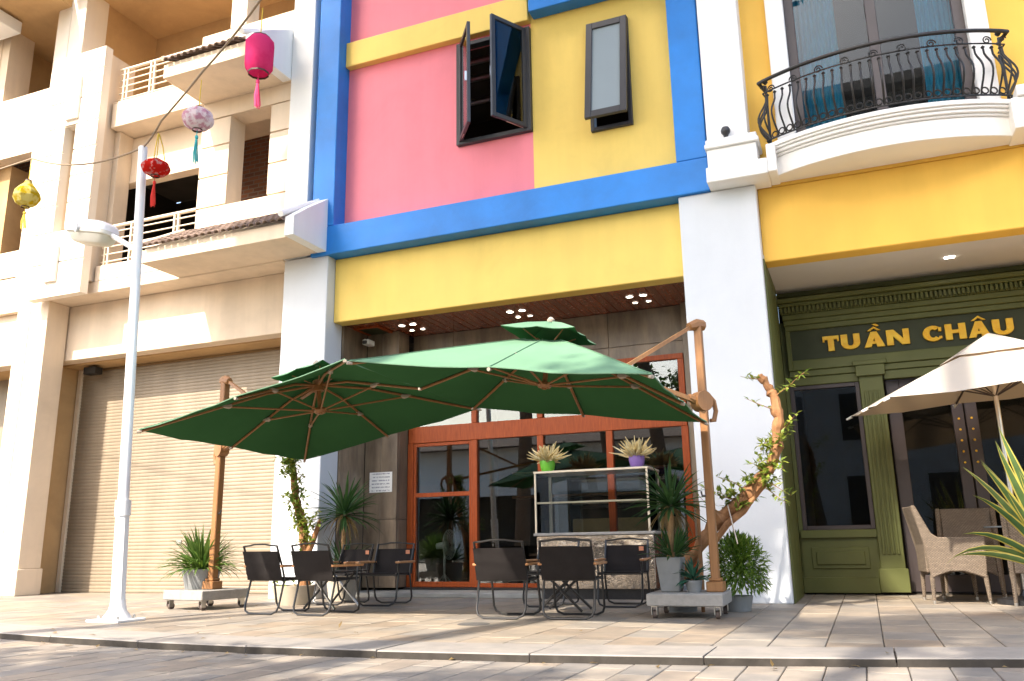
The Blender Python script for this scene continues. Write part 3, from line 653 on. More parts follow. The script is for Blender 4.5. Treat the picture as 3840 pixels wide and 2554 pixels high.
B('door_rail', rw, dr, (-5.943, -5.097, Y0+0.006, Y1-0.006, 1.325, 1.385), bevel=0.004)
B('door_rail', rw, dr, (-5.943, -5.097, Y0+0.006, Y1-0.006, 2.05, 2.096), bevel=0.004)
B('pane', MAT['glass'], dr, (-5.943, -5.097, 10.857, 10.862, 0.161, 1.324), bevel=0)
B('pane', MAT['glass'], dr, (-5.943, -5.097, 10.857, 10.862, 1.386, 2.049), bevel=0)
# shop interior
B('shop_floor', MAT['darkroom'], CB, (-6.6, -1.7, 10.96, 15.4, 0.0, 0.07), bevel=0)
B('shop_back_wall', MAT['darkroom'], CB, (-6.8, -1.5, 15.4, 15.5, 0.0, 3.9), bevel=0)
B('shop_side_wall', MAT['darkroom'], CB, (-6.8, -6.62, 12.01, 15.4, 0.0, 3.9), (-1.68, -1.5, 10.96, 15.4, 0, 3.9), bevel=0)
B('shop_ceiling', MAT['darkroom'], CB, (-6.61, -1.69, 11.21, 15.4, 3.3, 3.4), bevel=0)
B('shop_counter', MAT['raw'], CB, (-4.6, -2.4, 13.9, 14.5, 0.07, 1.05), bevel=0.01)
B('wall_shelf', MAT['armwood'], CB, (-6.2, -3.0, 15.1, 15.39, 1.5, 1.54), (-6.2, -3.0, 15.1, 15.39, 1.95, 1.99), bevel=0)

# ================================================================ RIGHT BUILDING (amber yellow and white)
RB = thing('amber_building', 'amber yellow and white townhouse with curved balcony above an olive green shopfront', 'building', (0.6, 9.47, 0))
am, tr = MAT['amber'], MAT['trim']
B('fascia_beam', am, RB, (-0.768, 3.2, 9.65, 9.90, 3.77, 4.67), bevel=0.01)
B('soffit', MAT['greysoffit'], RB, (-0.768, 3.2, 9.652, 11.3, 3.785, 3.86), bevel=0)
B('upper_wall', am, RB, (-0.79, -0.48, 9.65, 9.86, 4.672, 12), (1.83, 3.2, 9.65, 9.86, 4.672, 12), (-0.48, 1.83, 9.65, 9.86, 4.672, 5.10), bevel=0)
B('soffit_lamp', MAT['tube'], RB, (1.17, 1.27, 10.40, 10.455, 3.777, 3.784), bevel=0.002)
ps = part_empty('pilaster', RB)
B('pedestal_foot', tr, ps, (-1.282, -0.60, 9.20, 9.647, 4.671, 4.86), bevel=0.012)
B('pedestal_block', tr, ps, (-1.262, -0.70, 9.25, 9.647, 4.861, 5.10), bevel=0.012)
B('pedestal_cap', tr, ps, (-1.282, -0.67, 9.215, 9.647, 5.101, 5.16), (-1.27, -0.69, 9.235, 9.647, 5.161, 5.22), bevel=0.01)
B('pilaster_shaft', tr, ps, (-1.262, -0.79, 9.33, 9.86, 5.221, 12), bevel=0.014)
B('door_surround', tr, RB, (-0.48, -0.27, 9.56, 9.86, 5.18, 9), bevel=0.01)
B('door_surround', tr, RB, (1.63, 1.83, 9.56, 9.86, 5.18, 9), bevel=0.01)
bd = part_empty('balcony_door', RB)
bm_ = MAT['brownmetal']
for x0, x1 in ((-0.269, -0.16), (0.63, 0.745), (1.52, 1.629)): B('door_stile', bm_, bd, (x0, x1, 9.70, 9.78, 5.18, 9), bevel=0.006)
B('door_rail', bm_, bd, (-0.159, 0.629, 9.701, 9.779, 5.181, 5.27), bevel=0.004)
B('door_rail', bm_, bd, (0.746, 1.519, 9.701, 9.779, 5.181, 5.27), bevel=0.004)
B('pane', MAT['darkglass'], bd, (-0.159, 0.629, 9.74, 9.746, 5.271, 9), bevel=0)
B('pane', MAT['darkglass'], bd, (0.746, 1.519, 9.74, 9.746, 5.271, 9), bevel=0)
B('room_wall', MAT['darkroom'], RB, (-0.7, 2.4, 11.6, 11.7, 4.68, 9.2), (-0.8, -0.7, 9.87, 11.6, 4.68, 9.2), (2.4, 2.5, 9.87, 11.6, 4.68, 9.2), (-0.7, 2.4, 9.87, 11.6, 4.68, 5.17), bevel=0)
def curtain(x0, x1, y, z0, z1, name):
    m = MB(); n = 48; vs = []
    for k in range(n+1):
        t = k/n; x = x0+(x1-x0)*t; yy = y + 0.028*math.sin(t*math.pi*2*9) + 0.01*math.sin(t*23)
        vs += [(x, yy, z0), (x, yy, z1)]
    m.mesh(vs, [(2*i, 2*i+2, 2*i+3, 2*i+1) for i in range(n)])
    return build(name, m, MAT['curtain'], RB, smooth=True, recalc=False)
curtain(-0.2, 0.30, 9.95, 5.18, 9, 'curtain'); curtain(1.18, 1.62, 9.95, 5.18, 9, 'curtain')
# curved balcony
bal = part_empty('balcony', RB)
BCX, BR = 0.66, 2.42
def arc_pts(off, x0=-0.55, x1=1.87, n=28, cy=9.12+2.42):
    a0 = math.asin((x0-BCX)/BR); a1 = math.asin((x1-BCX)/BR)
    return [(BCX + (BR+off)*math.sin(a0+(a1-a0)*i/n), cy - (BR+off)*math.cos(a0+(a1-a0)*i/n)) for i in range(n+1)]
def arc_layer(name, off, z0, z1, back=9.648):
    p = arc_pts(off); poly = [(max(-0.62 if off < .13 else -.64, min(1.95, x)), min(y, 9.6)) for x, y in p] + [(p[-1][0], back), (p[0][0], back)]
    return build(name, MB().prism(poly, 'z', z0, z1), tr, bal, bevel=0.006)
arc_layer('balcony_fascia', 0.0, 4.71, 4.93)
arc_layer('balcony_moulding', 0.022, 4.931, 4.96)
arc_layer('balcony_moulding', 0.05, 4.961, 5.0)
arc_layer('balcony_moulding', 0.075, 5.001, 5.03)
arc_layer('balcony_floor', 0.095, 5.031, 5.085)
B('balcony_end_block', tr, bal, (-0.60, -0.50, 9.22, 9.648, 4.69, 5.03), bevel=0.008)
B('balcony_end_block', tr, bal, (1.84, 2.3, 9.20, 9.648, 4.69, 5.03), bevel=0.008)
B('pedestal_foot', tr, bal, (1.90, 2.6, 9.17, 9.648, 5.031, 5.15), bevel=0.008)
ir = MAT['iron']; rl = part_empty('balcony_railing', RB)
p_top = arc_pts(0.14, n=40)
build('handrail', MB().tube([(-0.56, 9.55, 5.855)] + [(x, y, 5.855) for x, y in p_top] + [(1.88, 9.55, 5.855)], 0.022, 8), ir, rl, smooth=True)
for z, r in ((5.745, 0.010), (5.14, 0.012)):
    build('rail_bar', MB().tube([(-0.55, 9.55, z)] + [(x, y, z) for x, y in arc_pts(0.07, n=40)] + [(1.87, 9.55, z)], r, 6), ir, rl, smooth=True)
def scurve():
    # a bellied baluster: bulges outward low down; -y is outward
    pts = []
    for k in range(13):
        t = k/12; z = 0.0 + 0.575*t
        b = 0.115*math.sin(math.pi*min(1, t*1.18))**1.5 if t < 0.85 else 0.0
        w = 0.02*math.sin(2*math.pi*t)
        pts.append((0, -b + w*0.4, z))
    return pts
bal0 = None; NB = 27
pr = arc_pts(0.07, x0=-0.50, x1=1.82, n=NB-1)
for i, (x, y) in enumerate(pr):
    a = math.asin(max(-1, min(1, (x-BCX)/(BR+0.07))))
    loc = Vector((x, y, 5.14)) - wloc(rl)
    if bal0 is None:
        bal0 = build('baluster', MB().tube(scurve(), 0.0115, 6), ir, rl, world=False, smooth=True); bal0.location = loc; bal0.rotation_euler = (0, 0, a)
        ring0 = build('scroll_ring', MB().tube([(0.035*math.cos(t*math.pi/7), 0, 0.035*math.sin(t*math.pi/7)+0.045) for t in range(15)], 0.0085, 5, cap=False), ir, rl, world=False, smooth=True)
        ring0.location = loc + Vector((0.043, -0.012, 0)); ring0.rotation_euler = (0, 0, a)
        col0 = build('collar', MB().lathe([(0.012, 0), (0.022, 0.014), (0.012, 0.028)], (0, 0, 0.545), 8), ir, rl, world=False, smooth=True); col0.location = loc
        scr0 = build('scroll', MB().tube([(0.05*(1-t/22)*math.cos(t*0.55), 0, 0.05*(1-t/22)*math.sin(t*0.55)+0.62) for t in range(18)], 0.008, 5), ir, rl, world=False, smooth=True)
        scr0.location = loc + Vector((0.043, -0.02, 0)); scr0.rotation_euler = (0, 0, a)
    else:
        copy_part(bal0, rl, loc, (0, 0, a)); copy_part(col0, rl, loc)
        if i < NB-1: copy_part(ring0, rl, loc + Vector((0.043*math.cos(a), 0.043*math.sin(a)-0.012, 0)), (0, 0, a))
        if i % 3 == 0 and i < NB-1: copy_part(scr0, rl, loc + Vector((0.043, -0.02, 0)), (0, 0, a + (math.pi if i % 2 else 0)))
for x in (-0.55, 1.87):
    build('rail_post', MB().tube([(x, 9.42, 5.085), (x, 9.42, 5.855)], 0.016, 8), ir, rl, smooth=True)
    build('finial', MB().lathe([(0.012, 5.875), (0.032, 5.90), (0.026, 5.93), (0.004, 5.945)], (x, 9.42, 0), 10), ir, rl, smooth=True)
    s = -1 if x < 0 else 1
    for yy in (9.36, 9.46, 9.54):
        build('end_baluster', MB().tube([(x + s*(-p[1]), yy, 5.14+p[2]) for p in scurve()], 0.0115, 6), ir, rl, smooth=True)
    build('scroll', MB().tube([(x + s*(0.02+0.035*(1-t/20)*math.cos(t*0.55)), 9.36, 5.80+0.035*(1-t/20)*math.sin(t*0.55)) for t in range(16)], 0.007, 5), ir, rl, smooth=True)
B('party_wall', cw, CB, (-1.62, -0.79, 9.951, 11.3, 0, 4.6), bevel=0)
# ---- olive green shopfront
gr, gd = MAT['green'], MAT['greendark']; GY = 11.15
gs = part_empty('green_shopfront', RB)
B('frieze_top', gr, gs, (-0.765, 3.2, GY-0.04, GY+0.1, 3.72, 3.784), bevel=0.006)
B('cornice', gr, gs, (-0.76, 3.2, GY-0.26, GY+0.1, 3.60, 3.655), bevel=0.01)
B('cornice', gr, gs, (-0.745, 3.2, GY-0.20, GY+0.1, 3.555, 3.599), bevel=0.008)
B('dentil_band', gr, gs, (-0.73, 3.2, GY-0.13, GY+0.1, 3.47, 3.554), bevel=0.004)
dn0 = None
for i in range(64):
    x = -0.735+0.05*i
    if dn0 is None: dn0 = B('dentil', gr, gs, (x, x+0.03, GY-0.175, GY-0.131, 3.48, 3.553), bevel=0.003)
    else: copy_part(dn0, gs, (0.05*i, 0, 0))
B('cornice', gr, gs, (-0.72, 3.2, GY-0.11, GY+0.1, 3.40, 3.469), bevel=0.008)
B('cornice', gr, gs, (-0.71, 3.2, GY-0.085, GY+0.1, 3.33, 3.399), bevel=0.008)
B('sign_surround', gr, gs, (-0.70, 3.2, GY-0.06, GY+0.1, 3.262, 3.329), (-0.70, -0.645, GY-0.06, GY+0.1, 2.74, 3.262), (-0.645, 3.2, GY-0.06, GY+0.1, 2.74, 2.872), bevel=0.006)
sgn = B('sign_board', gd, gs, (-0.645, 3.2, GY-0.02, GY+0.08, 2.872, 3.262), bevel=0)
B('jamb_board', gr, gs, (-0.768, -0.70, GY+0.02, GY+0.1, 0.05, 3.40), bevel=0.004)
B('jamb_lining', gr, gs, (-0.789, -0.771, 9.952, 11.26, 0.0, 3.784), bevel=0)
B('jamb_lining', gr, gs, (-0.769, -0.752, 9.56, GY-0.27, 0.0, 3.784), bevel=0.003)
B('architrave', gr, gs, (-0.70, 3.2, GY-0.035, GY+0.1, 2.66, 2.739), bevel=0.006)
B('architrave', gr, gs, (-0.70, 0.12, GY-0.01, GY+0.1, 2.55, 2.659), bevel=0.006)
B('architrave', gr, gs, (0.40, 3.2, GY-0.01, GY+0.1, 2.55, 2.659), bevel=0.006)
pg = B('fluted_pilaster', gr, gs, (0.115, 0.385, GY-0.04, GY+0.1, 0.05, 2.659), bevel=0.006)
for i in range(4):
    x = 0.155+0.052*i
    B('flute', gr, gs, (x, x+0.032, GY-0.058, GY-0.041, 0.46, 2.42), bevel=0.006)
B('pilaster_capital', gr, gs, (0.06, 0.45, GY-0.10, GY-0.061, 2.735, 2.79), bevel=0.006)
B('pilaster_capital', gr, gs, (0.085, 0.42, GY-0.085, GY-0.041, 2.60, 2.734), bevel=0.006)
B('pilaster_base', gr, gs, (0.09, 0.41, GY-0.075, GY-0.041, 0.03, 0.30), bevel=0.006)
B('window_sill', gr, gs, (-0.745, 0.114, GY-0.05, GY+0.1, 0.66, 0.755), bevel=0.006)
B('stall_riser', gr, gs, (-0.745, 0.114, GY+0.0, GY+0.1, 0.05, 0.659), bevel=0)
B('raised_panel', gr, gs, (-0.64, 0.01, GY-0.018, GY-0.001, 0.30, 0.55), bevel=0.006)
B('raised_panel', gr, gs, (-0.59, -0.04, GY-0.035, GY-0.019, 0.345, 0.505), bevel=0.008)
B('skirting', gr, gs, (-0.768, 0.088, GY-0.035, GY-0.002, 0.02, 0.20), bevel=0.006)
window_frame(gs, -0.715, 0.112, 0.757, 2.549, GY+0.01, GY+0.08, 0.05, bm_, 'display_window_frame')
B('display_pane', MAT['darkglass'], gs, (-0.664, 0.061, GY+0.045, GY+0.051, 0.808, 2.498), bevel=0)
for x0, x1 in ((0.41, 0.56), (1.10, 1.225), (1.24, 1.37), (1.95, 2.1)):
    B('door_stile', bm_, gs, (x0, x1, GY+0.10, GY+0.17, 0.03, 2.548), bevel=0.006)
for x0, x1 in ((0.561, 1.099), (1.371, 1.949)):
    for z0, z1 in ((0.03, 0.22), (2.43, 2.548)): B('door_rail', bm_, gs, (x0, x1, GY+0.101, GY+0.169, z0, z1), bevel=0.004)
B('door_pane', MAT['darkglass'], gs, (0.561, 1.099, GY+0.13, GY+0.136, 0.221, 2.429), bevel=0)
B('door_pane', MAT['darkglass'], gs, (1.371, 1.949, GY+0.13, GY+0.136, 0.221, 2.429), bevel=0)
for x in (1.165, 1.30):
    for k in range(5): build('door_stud', MB().lathe([(0.014, 0), (0.012, 0.008), (0.004, 0.012)], (0, 0, 0), 8), MAT['gold'], gs, world=False).matrix_local = Matrix.Translation(Vector((x, GY+0.10, 1.50+0.13*k)) - wloc(gs)) @ Matrix.Rotation(R(90), 4, 'X')
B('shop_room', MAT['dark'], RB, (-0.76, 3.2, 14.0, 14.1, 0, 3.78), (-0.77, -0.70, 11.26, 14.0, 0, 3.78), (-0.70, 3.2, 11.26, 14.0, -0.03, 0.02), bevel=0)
B('wall_end', am, RB, (3.2, 3.4, 9.65, 14, 0, 12), bevel=0)
# gold letters: each a piece of the sign board
def letter(strokes, x0, z0, w, h):
    m = MB(); k = 0
    for poly in strokes:
        m.prism([(x0+p[0]*w, z0+p[1]*h) for p in poly], 'y', GY-0.055 - 0.0004*k, GY-0.021); k += 1
    return build('sign_letter', m, MAT['gold'], gs, bevel=0.003)
def rect(a, b, c, d): return [(a, c), (b, c), (b, d), (a, d)]
def arcs(cx, cz, ro, ri, rz, riz, a0, a1, n=10):
    o = [(cx+ro*math.cos(R(a0+(a1-a0)*i/n)), cz+rz*math.sin(R(a0+(a1-a0)*i/n))) for i in range(n+1)]
    q = [(cx+ri*math.cos(R(a0+(a1-a0)*i/n)), cz+riz*math.sin(R(a0+(a1-a0)*i/n))) for i in range(n+1)]
    return [[o[i], o[i+1], q[i+1], q[i]] for i in range(n)]
LT = {
    'T': [rect(0, 1, .76, 1), rect(.31, .69, 0, .762), rect(0, .12, .62, .762), rect(.88, 1, .62, .762)],
    'U': [rect(0, .36, .40, 1), rect(.66, 1, .40, 1)] + arcs(.5, .41, .5, .15, .41, .17, 180, 360),
    'A': [[(0, 0), (.34, 0), (.62, 1), (.36, 1)], [(.62, 0), (1, 0), (.66, 1), (.40, 1)], rect(.26, .76, .20, .38)],
    'N': [rect(0, .30, 0, 1), rect(.72, 1, 0, 1), [(.02, 1), (.34, 1), (.98, 0), (.66, 0)]],
    'C': arcs(.52, .5, .52, .17, .5, .27, 48, 312, 16) + [rect(.80, .95, .60, .86), rect(.80, .95, .14, .30)],
    'H': [rect(0, .34, 0, 1), rect(.66, 1, 0, 1), rect(.33, .67, .40, .62)],
}
zb, hh = 2.955, 0.195
circ = [[(.18, 1.06), (.34, 1.06), (.52, 1.22), (.52, 1.34)], [(.52, 1.34), (.52, 1.22), (.70, 1.06), (.86, 1.06)]]
grave = [[(.46, 1.50), (.66, 1.50), (.80, 1.36), (.66, 1.34)]]
word = [('T', -.26, .195, []), ('U', -.045, .225, []), ('A', .222, .24, circ+grave), ('N', .483, .258, []), ('C', .888, .22, []), ('H', 1.135, .225, []), ('A', 1.38, .235, circ), ('U', 1.64, .22, [])]
for ch, x, w, extra in word: letter(LT[ch] + extra, x, zb, w, hh)
# ================================================================ STREET LAMP, LANTERNS
lp = thing('street_lamp', 'tall white street lamp post with sleeve and single side lamp head', 'street lamp', (-6.66, 6.30, 0))
lw = MAT['lampwhite']
def lx(z): return -6.66 - 0.048*z
B('base_plate', lw, lp, (-6.87, -6.47, 6.13, 6.47, 0.0, 0.025), bevel=0.005)
build('base_flare', MB().lathe([(0.135, 0.026), (0.125, 0.05), (0.085, 0.10), (0.072, 0.16), (0.070, 0.2)], (lx(0.05), 6.30, 0), 12), lw, lp, smooth=True)
build('lower_pole', MB().tube([(lx(0.18), 6.30, 0.18), (lx(1.12), 6.30, 1.12)], [0.070, 0.066], 8), lw, lp, smooth=True)
build('pole_sleeve', MB().tube([(lx(0.98), 6.30, 0.98), (lx(1.13), 6.30, 1.13)], 0.075, 10), lw, lp, smooth=True)
build('upper_pole', MB().tube([(lx(1.1), 6.30, 1.10), (lx(4.95), 6.30, 4.95)], [0.052, 0.046], 12), lw, lp, smooth=True)
for i in range(4):
    a = i*math.pi/2+0.8; build('anchor_bolt', MB().lathe([(0.014, 0.026), (0.014, 0.05), (0.004, 0.06)], (-6.67+0.17*math.cos(a), 6.30+0.14*math.sin(a), 0), 6), MAT['steel'], lp)
build('bracket_arm', MB().tube([(lx(3.75), 6.30, 3.75), (-7.0, 6.30, 3.84), (-7.22, 6.30, 3.97)], 0.030, 8), lw, lp, smooth=True)
hd = part_empty('lamp_head', lp)
def head_ring(zc, sx, sy, n=20, cx=-7.52, sk=-0.22):
    pts = []
    for j in range(n):
        t = 2*math.pi*j/n; c, s = math.cos(t), math.sin(t)
        e = 0.42; x = sx*abs(c)**e*(1 if c > 0 else -1); y = sy*abs(s)**e*(1 if s > 0 else -1)
        pts.append((cx+x, 6.30+y, zc + sk*x))
    return pts
def loft(rings):
    m = MB(); n = len(rings[0]); vs = [p for r in rings for p in r]
    fs = [(i*n+j, i*n+(j+1) % n, (i+1)*n+(j+1) % n, (i+1)*n+j) for i in range(len(rings)-1) for j in range(n)]
    fs += [tuple(range(n-1, -1, -1)), tuple((len(rings)-1)*n+j for j in range(n))]
    return m.mesh(vs, fs)
build('head_cover', loft([head_ring(4.075, .30, .135), head_ring(4.135, .295, .13), head_ring(4.17, .25, .11), head_ring(4.185, .16, .07)]), lw, hd, smooth=True)
build('head_rim', loft([head_ring(4.02, .295, .132), head_ring(4.03, .31, .143), head_ring(4.06, .31, .143), head_ring(4.074, .30, .135)]), MAT['lampgrey'], hd, smooth=True)
build('head_lens', loft([head_ring(3.925, .21, .09), head_ring(3.945, .24, .105), head_ring(4.019, .285, .125)]), MAT['lampgrey'], hd, smooth=True)
B('head_latch', MAT['steel'], hd, (-7.60, -7.57, 6.13, 6.145, 4.02, 4.12), bevel=0.003)

def sag(a, b, d, n=10):
    a, b = Vector(a), Vector(b); return [a.lerp(b, i/n) - Vector((0, 0, d*4*(i/n)*(1-i/n))) for i in range(n+1)]
tip = (lx(4.93), 6.30, 4.95)
hang = [(-6.35, 6.0, 4.97), (-5.55, 5.7, 5.20), (-4.40, 5.17, 5.25)]
wpts = sag((-16, 7.6, 6.2), (-9.05, 6.6, 5.38), 0.12) + sag((-9.05, 6.6, 5.38), tip, 0.14)[1:] + sag(tip, (-6.35, 6.0, 5.0), 0.03, 4)[1:] + sag((-6.35, 6.0, 5.0), (-5.55, 5.7, 5.21), 0.01, 5)[1:] + sag((-5.55, 5.7, 5.21), (-4.36, 5.1, 5.30), 0.03, 5)[1:] + sag((-4.36, 5.1, 5.30), (2.6, 2.5, 7.6), 0.1)[1:]
tag(build('lantern_cable', MB().tube(wpts, 0.011, 5), MAT['wire'], smooth=True), 'thin brown cable strung from lamp post top carrying the paper lanterns', 'cable')
def lanternmat(name, a, b, sc, thr=(0.42, 0.55), tr_=0.4):
    m, N, L, out = newmat(name); geo = N.new('ShaderNodeNewGeometry')
    c = ramp(N, L, noise(N, L, geo.outputs['Position'], sc, 4, 0.6), [(thr[0], a), (thr[1], b)])
    d = N.new('ShaderNodeBsdfDiffuse'); t = N.new('ShaderNodeBsdfTranslucent'); x = N.new('ShaderNodeMixShader'); x.inputs[0].default_value = tr_
    L.new(c, d.inputs[0]); L.new(c, t.inputs[0]); L.new(d.outputs[0], x.inputs[1]); L.new(t.outputs[0], x.inputs[2]); L.new(x.outputs[0], out.inputs[0]); return m
LM = dict(pink=lanternmat('pink_silk', (0.62, 0.035, 0.15), (0.68, 0.06, 0.20), 3), white=lanternmat('floral_white_silk', (0.55, 0.28, 0.36), (0.76, 0.68, 0.70), 16),
          red=lanternmat('floral_red_silk', (0.55, 0.022, 0.016), (0.58, 0.34, 0.32), 17, (0.50, 0.62)), yellow=lanternmat('floral_yellow_silk', (0.46, 0.33, 0.015), (0.58, 0.52, 0.20), 14),
          tpink=surf('pink_tassel', (0.72, 0.05, 0.16), .8, .1), tteal=surf('teal_tassel', (0.03, 0.33, 0.36), .8, .1), tred=surf('red_tassel', (0.55, 0.03, 0.02), .8, .1), ty=surf('yellow_tassel', (0.60, 0.42, 0.05), .8, .1), frame=surf('dark_lantern_ring', (0.06, 0.03, 0.02), .6, .1))
def lantern(label, loc, prof, mat, tmat, n, ribs, wire_z, tassel=0.35, ribbon=None):
    t = thing('silk_lantern', label, 'lantern', loc, 0.3, 'silk lanterns on the cable')
    prof = [(r_*.77, z_*.80) for r_, z_ in prof]; tassel *= .8
    zt, zb_ = prof[-1][1], prof[0][1]
    build('shade', MB().lathe(prof, (0, 0, 0), n, cap=False, ribs=ribs), mat, t, world=False, smooth=(ribs < .05))
    build('rim_ring', MB().lathe([(prof[0][0]*.98, zb_-.012), (prof[0][0]*1.02, zb_-.012), (prof[0][0]*1.02, zb_+.006), (prof[0][0]*.98, zb_+.006), (prof[0][0]*.98, zb_-.012)], (0, 0, 0), n, cap=False), LM['frame'], t, world=False)
    build('top_cap', MB().lathe([(prof[-1][0]*1.03, zt-.004), (prof[-1][0]*.9, zt+.014)], (0, 0, 0), n), LM['frame'], t, world=False)
    build('hanging_cord', MB().tube([(0, 0, zt), (0.004, 0, wire_z-loc[2])], 0.005, 5), LM['ty'], t, world=False)
    m = MB(); rng = random.Random(int(loc[0]*100))
    z1 = zb_-.06
    m.tube([(0, 0, zb_), (0, 0, z1)], 0.004, 4); m.lathe([(0.006, z1-.045), (0.018, z1-.03), (0.016, z1-.01), (0.006, z1)], (0, 0, 0), 8)
    for k in range(16):
        a = rng.uniform(0, 6.28); q = 0.012+0.018*rng.random()
        m.tube([(0.008*math.cos(a), 0.008*math.sin(a), z1-.04), (q*math.cos(a), q*math.sin(a), z1-.04-tassel*.5), (q*1.1*math.cos(a)+.01, q*1.1*math.sin(a), z1-.04-tassel*rng.uniform(.85, 1))], 0.004, 3)
    build('tassel', m, tmat, t, world=False)
    if ribbon:
        for s in (-1, 1): build('ribbon', MB().tube([(0, 0.01*s, wire_z-loc[2]+.01), (0.03*s+.02, 0.02*s, (wire_z-loc[2])*.62), (0.05*s+.03, 0.02*s, (wire_z-loc[2])-ribbon)], 0.006, 4), LM['ty'], t, world=False)
    return t
lantern('tall bright pink cylinder lantern with pink tassel, highest on the cable', (-4.44, 5.20, 4.64), [(0.115, 0.0), (0.158, 0.07), (0.162, 0.36), (0.115, 0.42)], LM['pink'], LM['tpink'], 10, 0, 5.28, 0.30)
ov = lambda w, h, n=9, a0=-72, a1=72: [(w*math.cos(R(a0+(a1-a0)*i/n)), h*math.sin(R(a0+(a1-a0)*i/n))) for i in range(n+1)]
lantern('pale floral round lantern with teal tassel hanging before the cream balcony', (-5.66, 5.80, 4.77), ov(0.20, 0.148), LM['white'], LM['tteal'], 20, 0.07, 5.20, 0.34)
lantern('flat red floral lantern with red tassel close beside the lamp post', (-6.58, 6.20, 4.60), ov(0.195, 0.115), LM['red'], LM['tred'], 20, 0.06, 4.99, 0.34, 0.30)
lantern('yellow floral garlic shaped lantern hanging at the far left of the cable', (-9.06, 6.60, 4.88), [(0.06, -0.17), (0.15, -0.12), (0.205, -0.02), (0.19, 0.06), (0.13, 0.14), (0.07, 0.20), (0.05, 0.25)], LM['yellow'], LM['ty'], 18, 0.07, 5.38, 0.24)

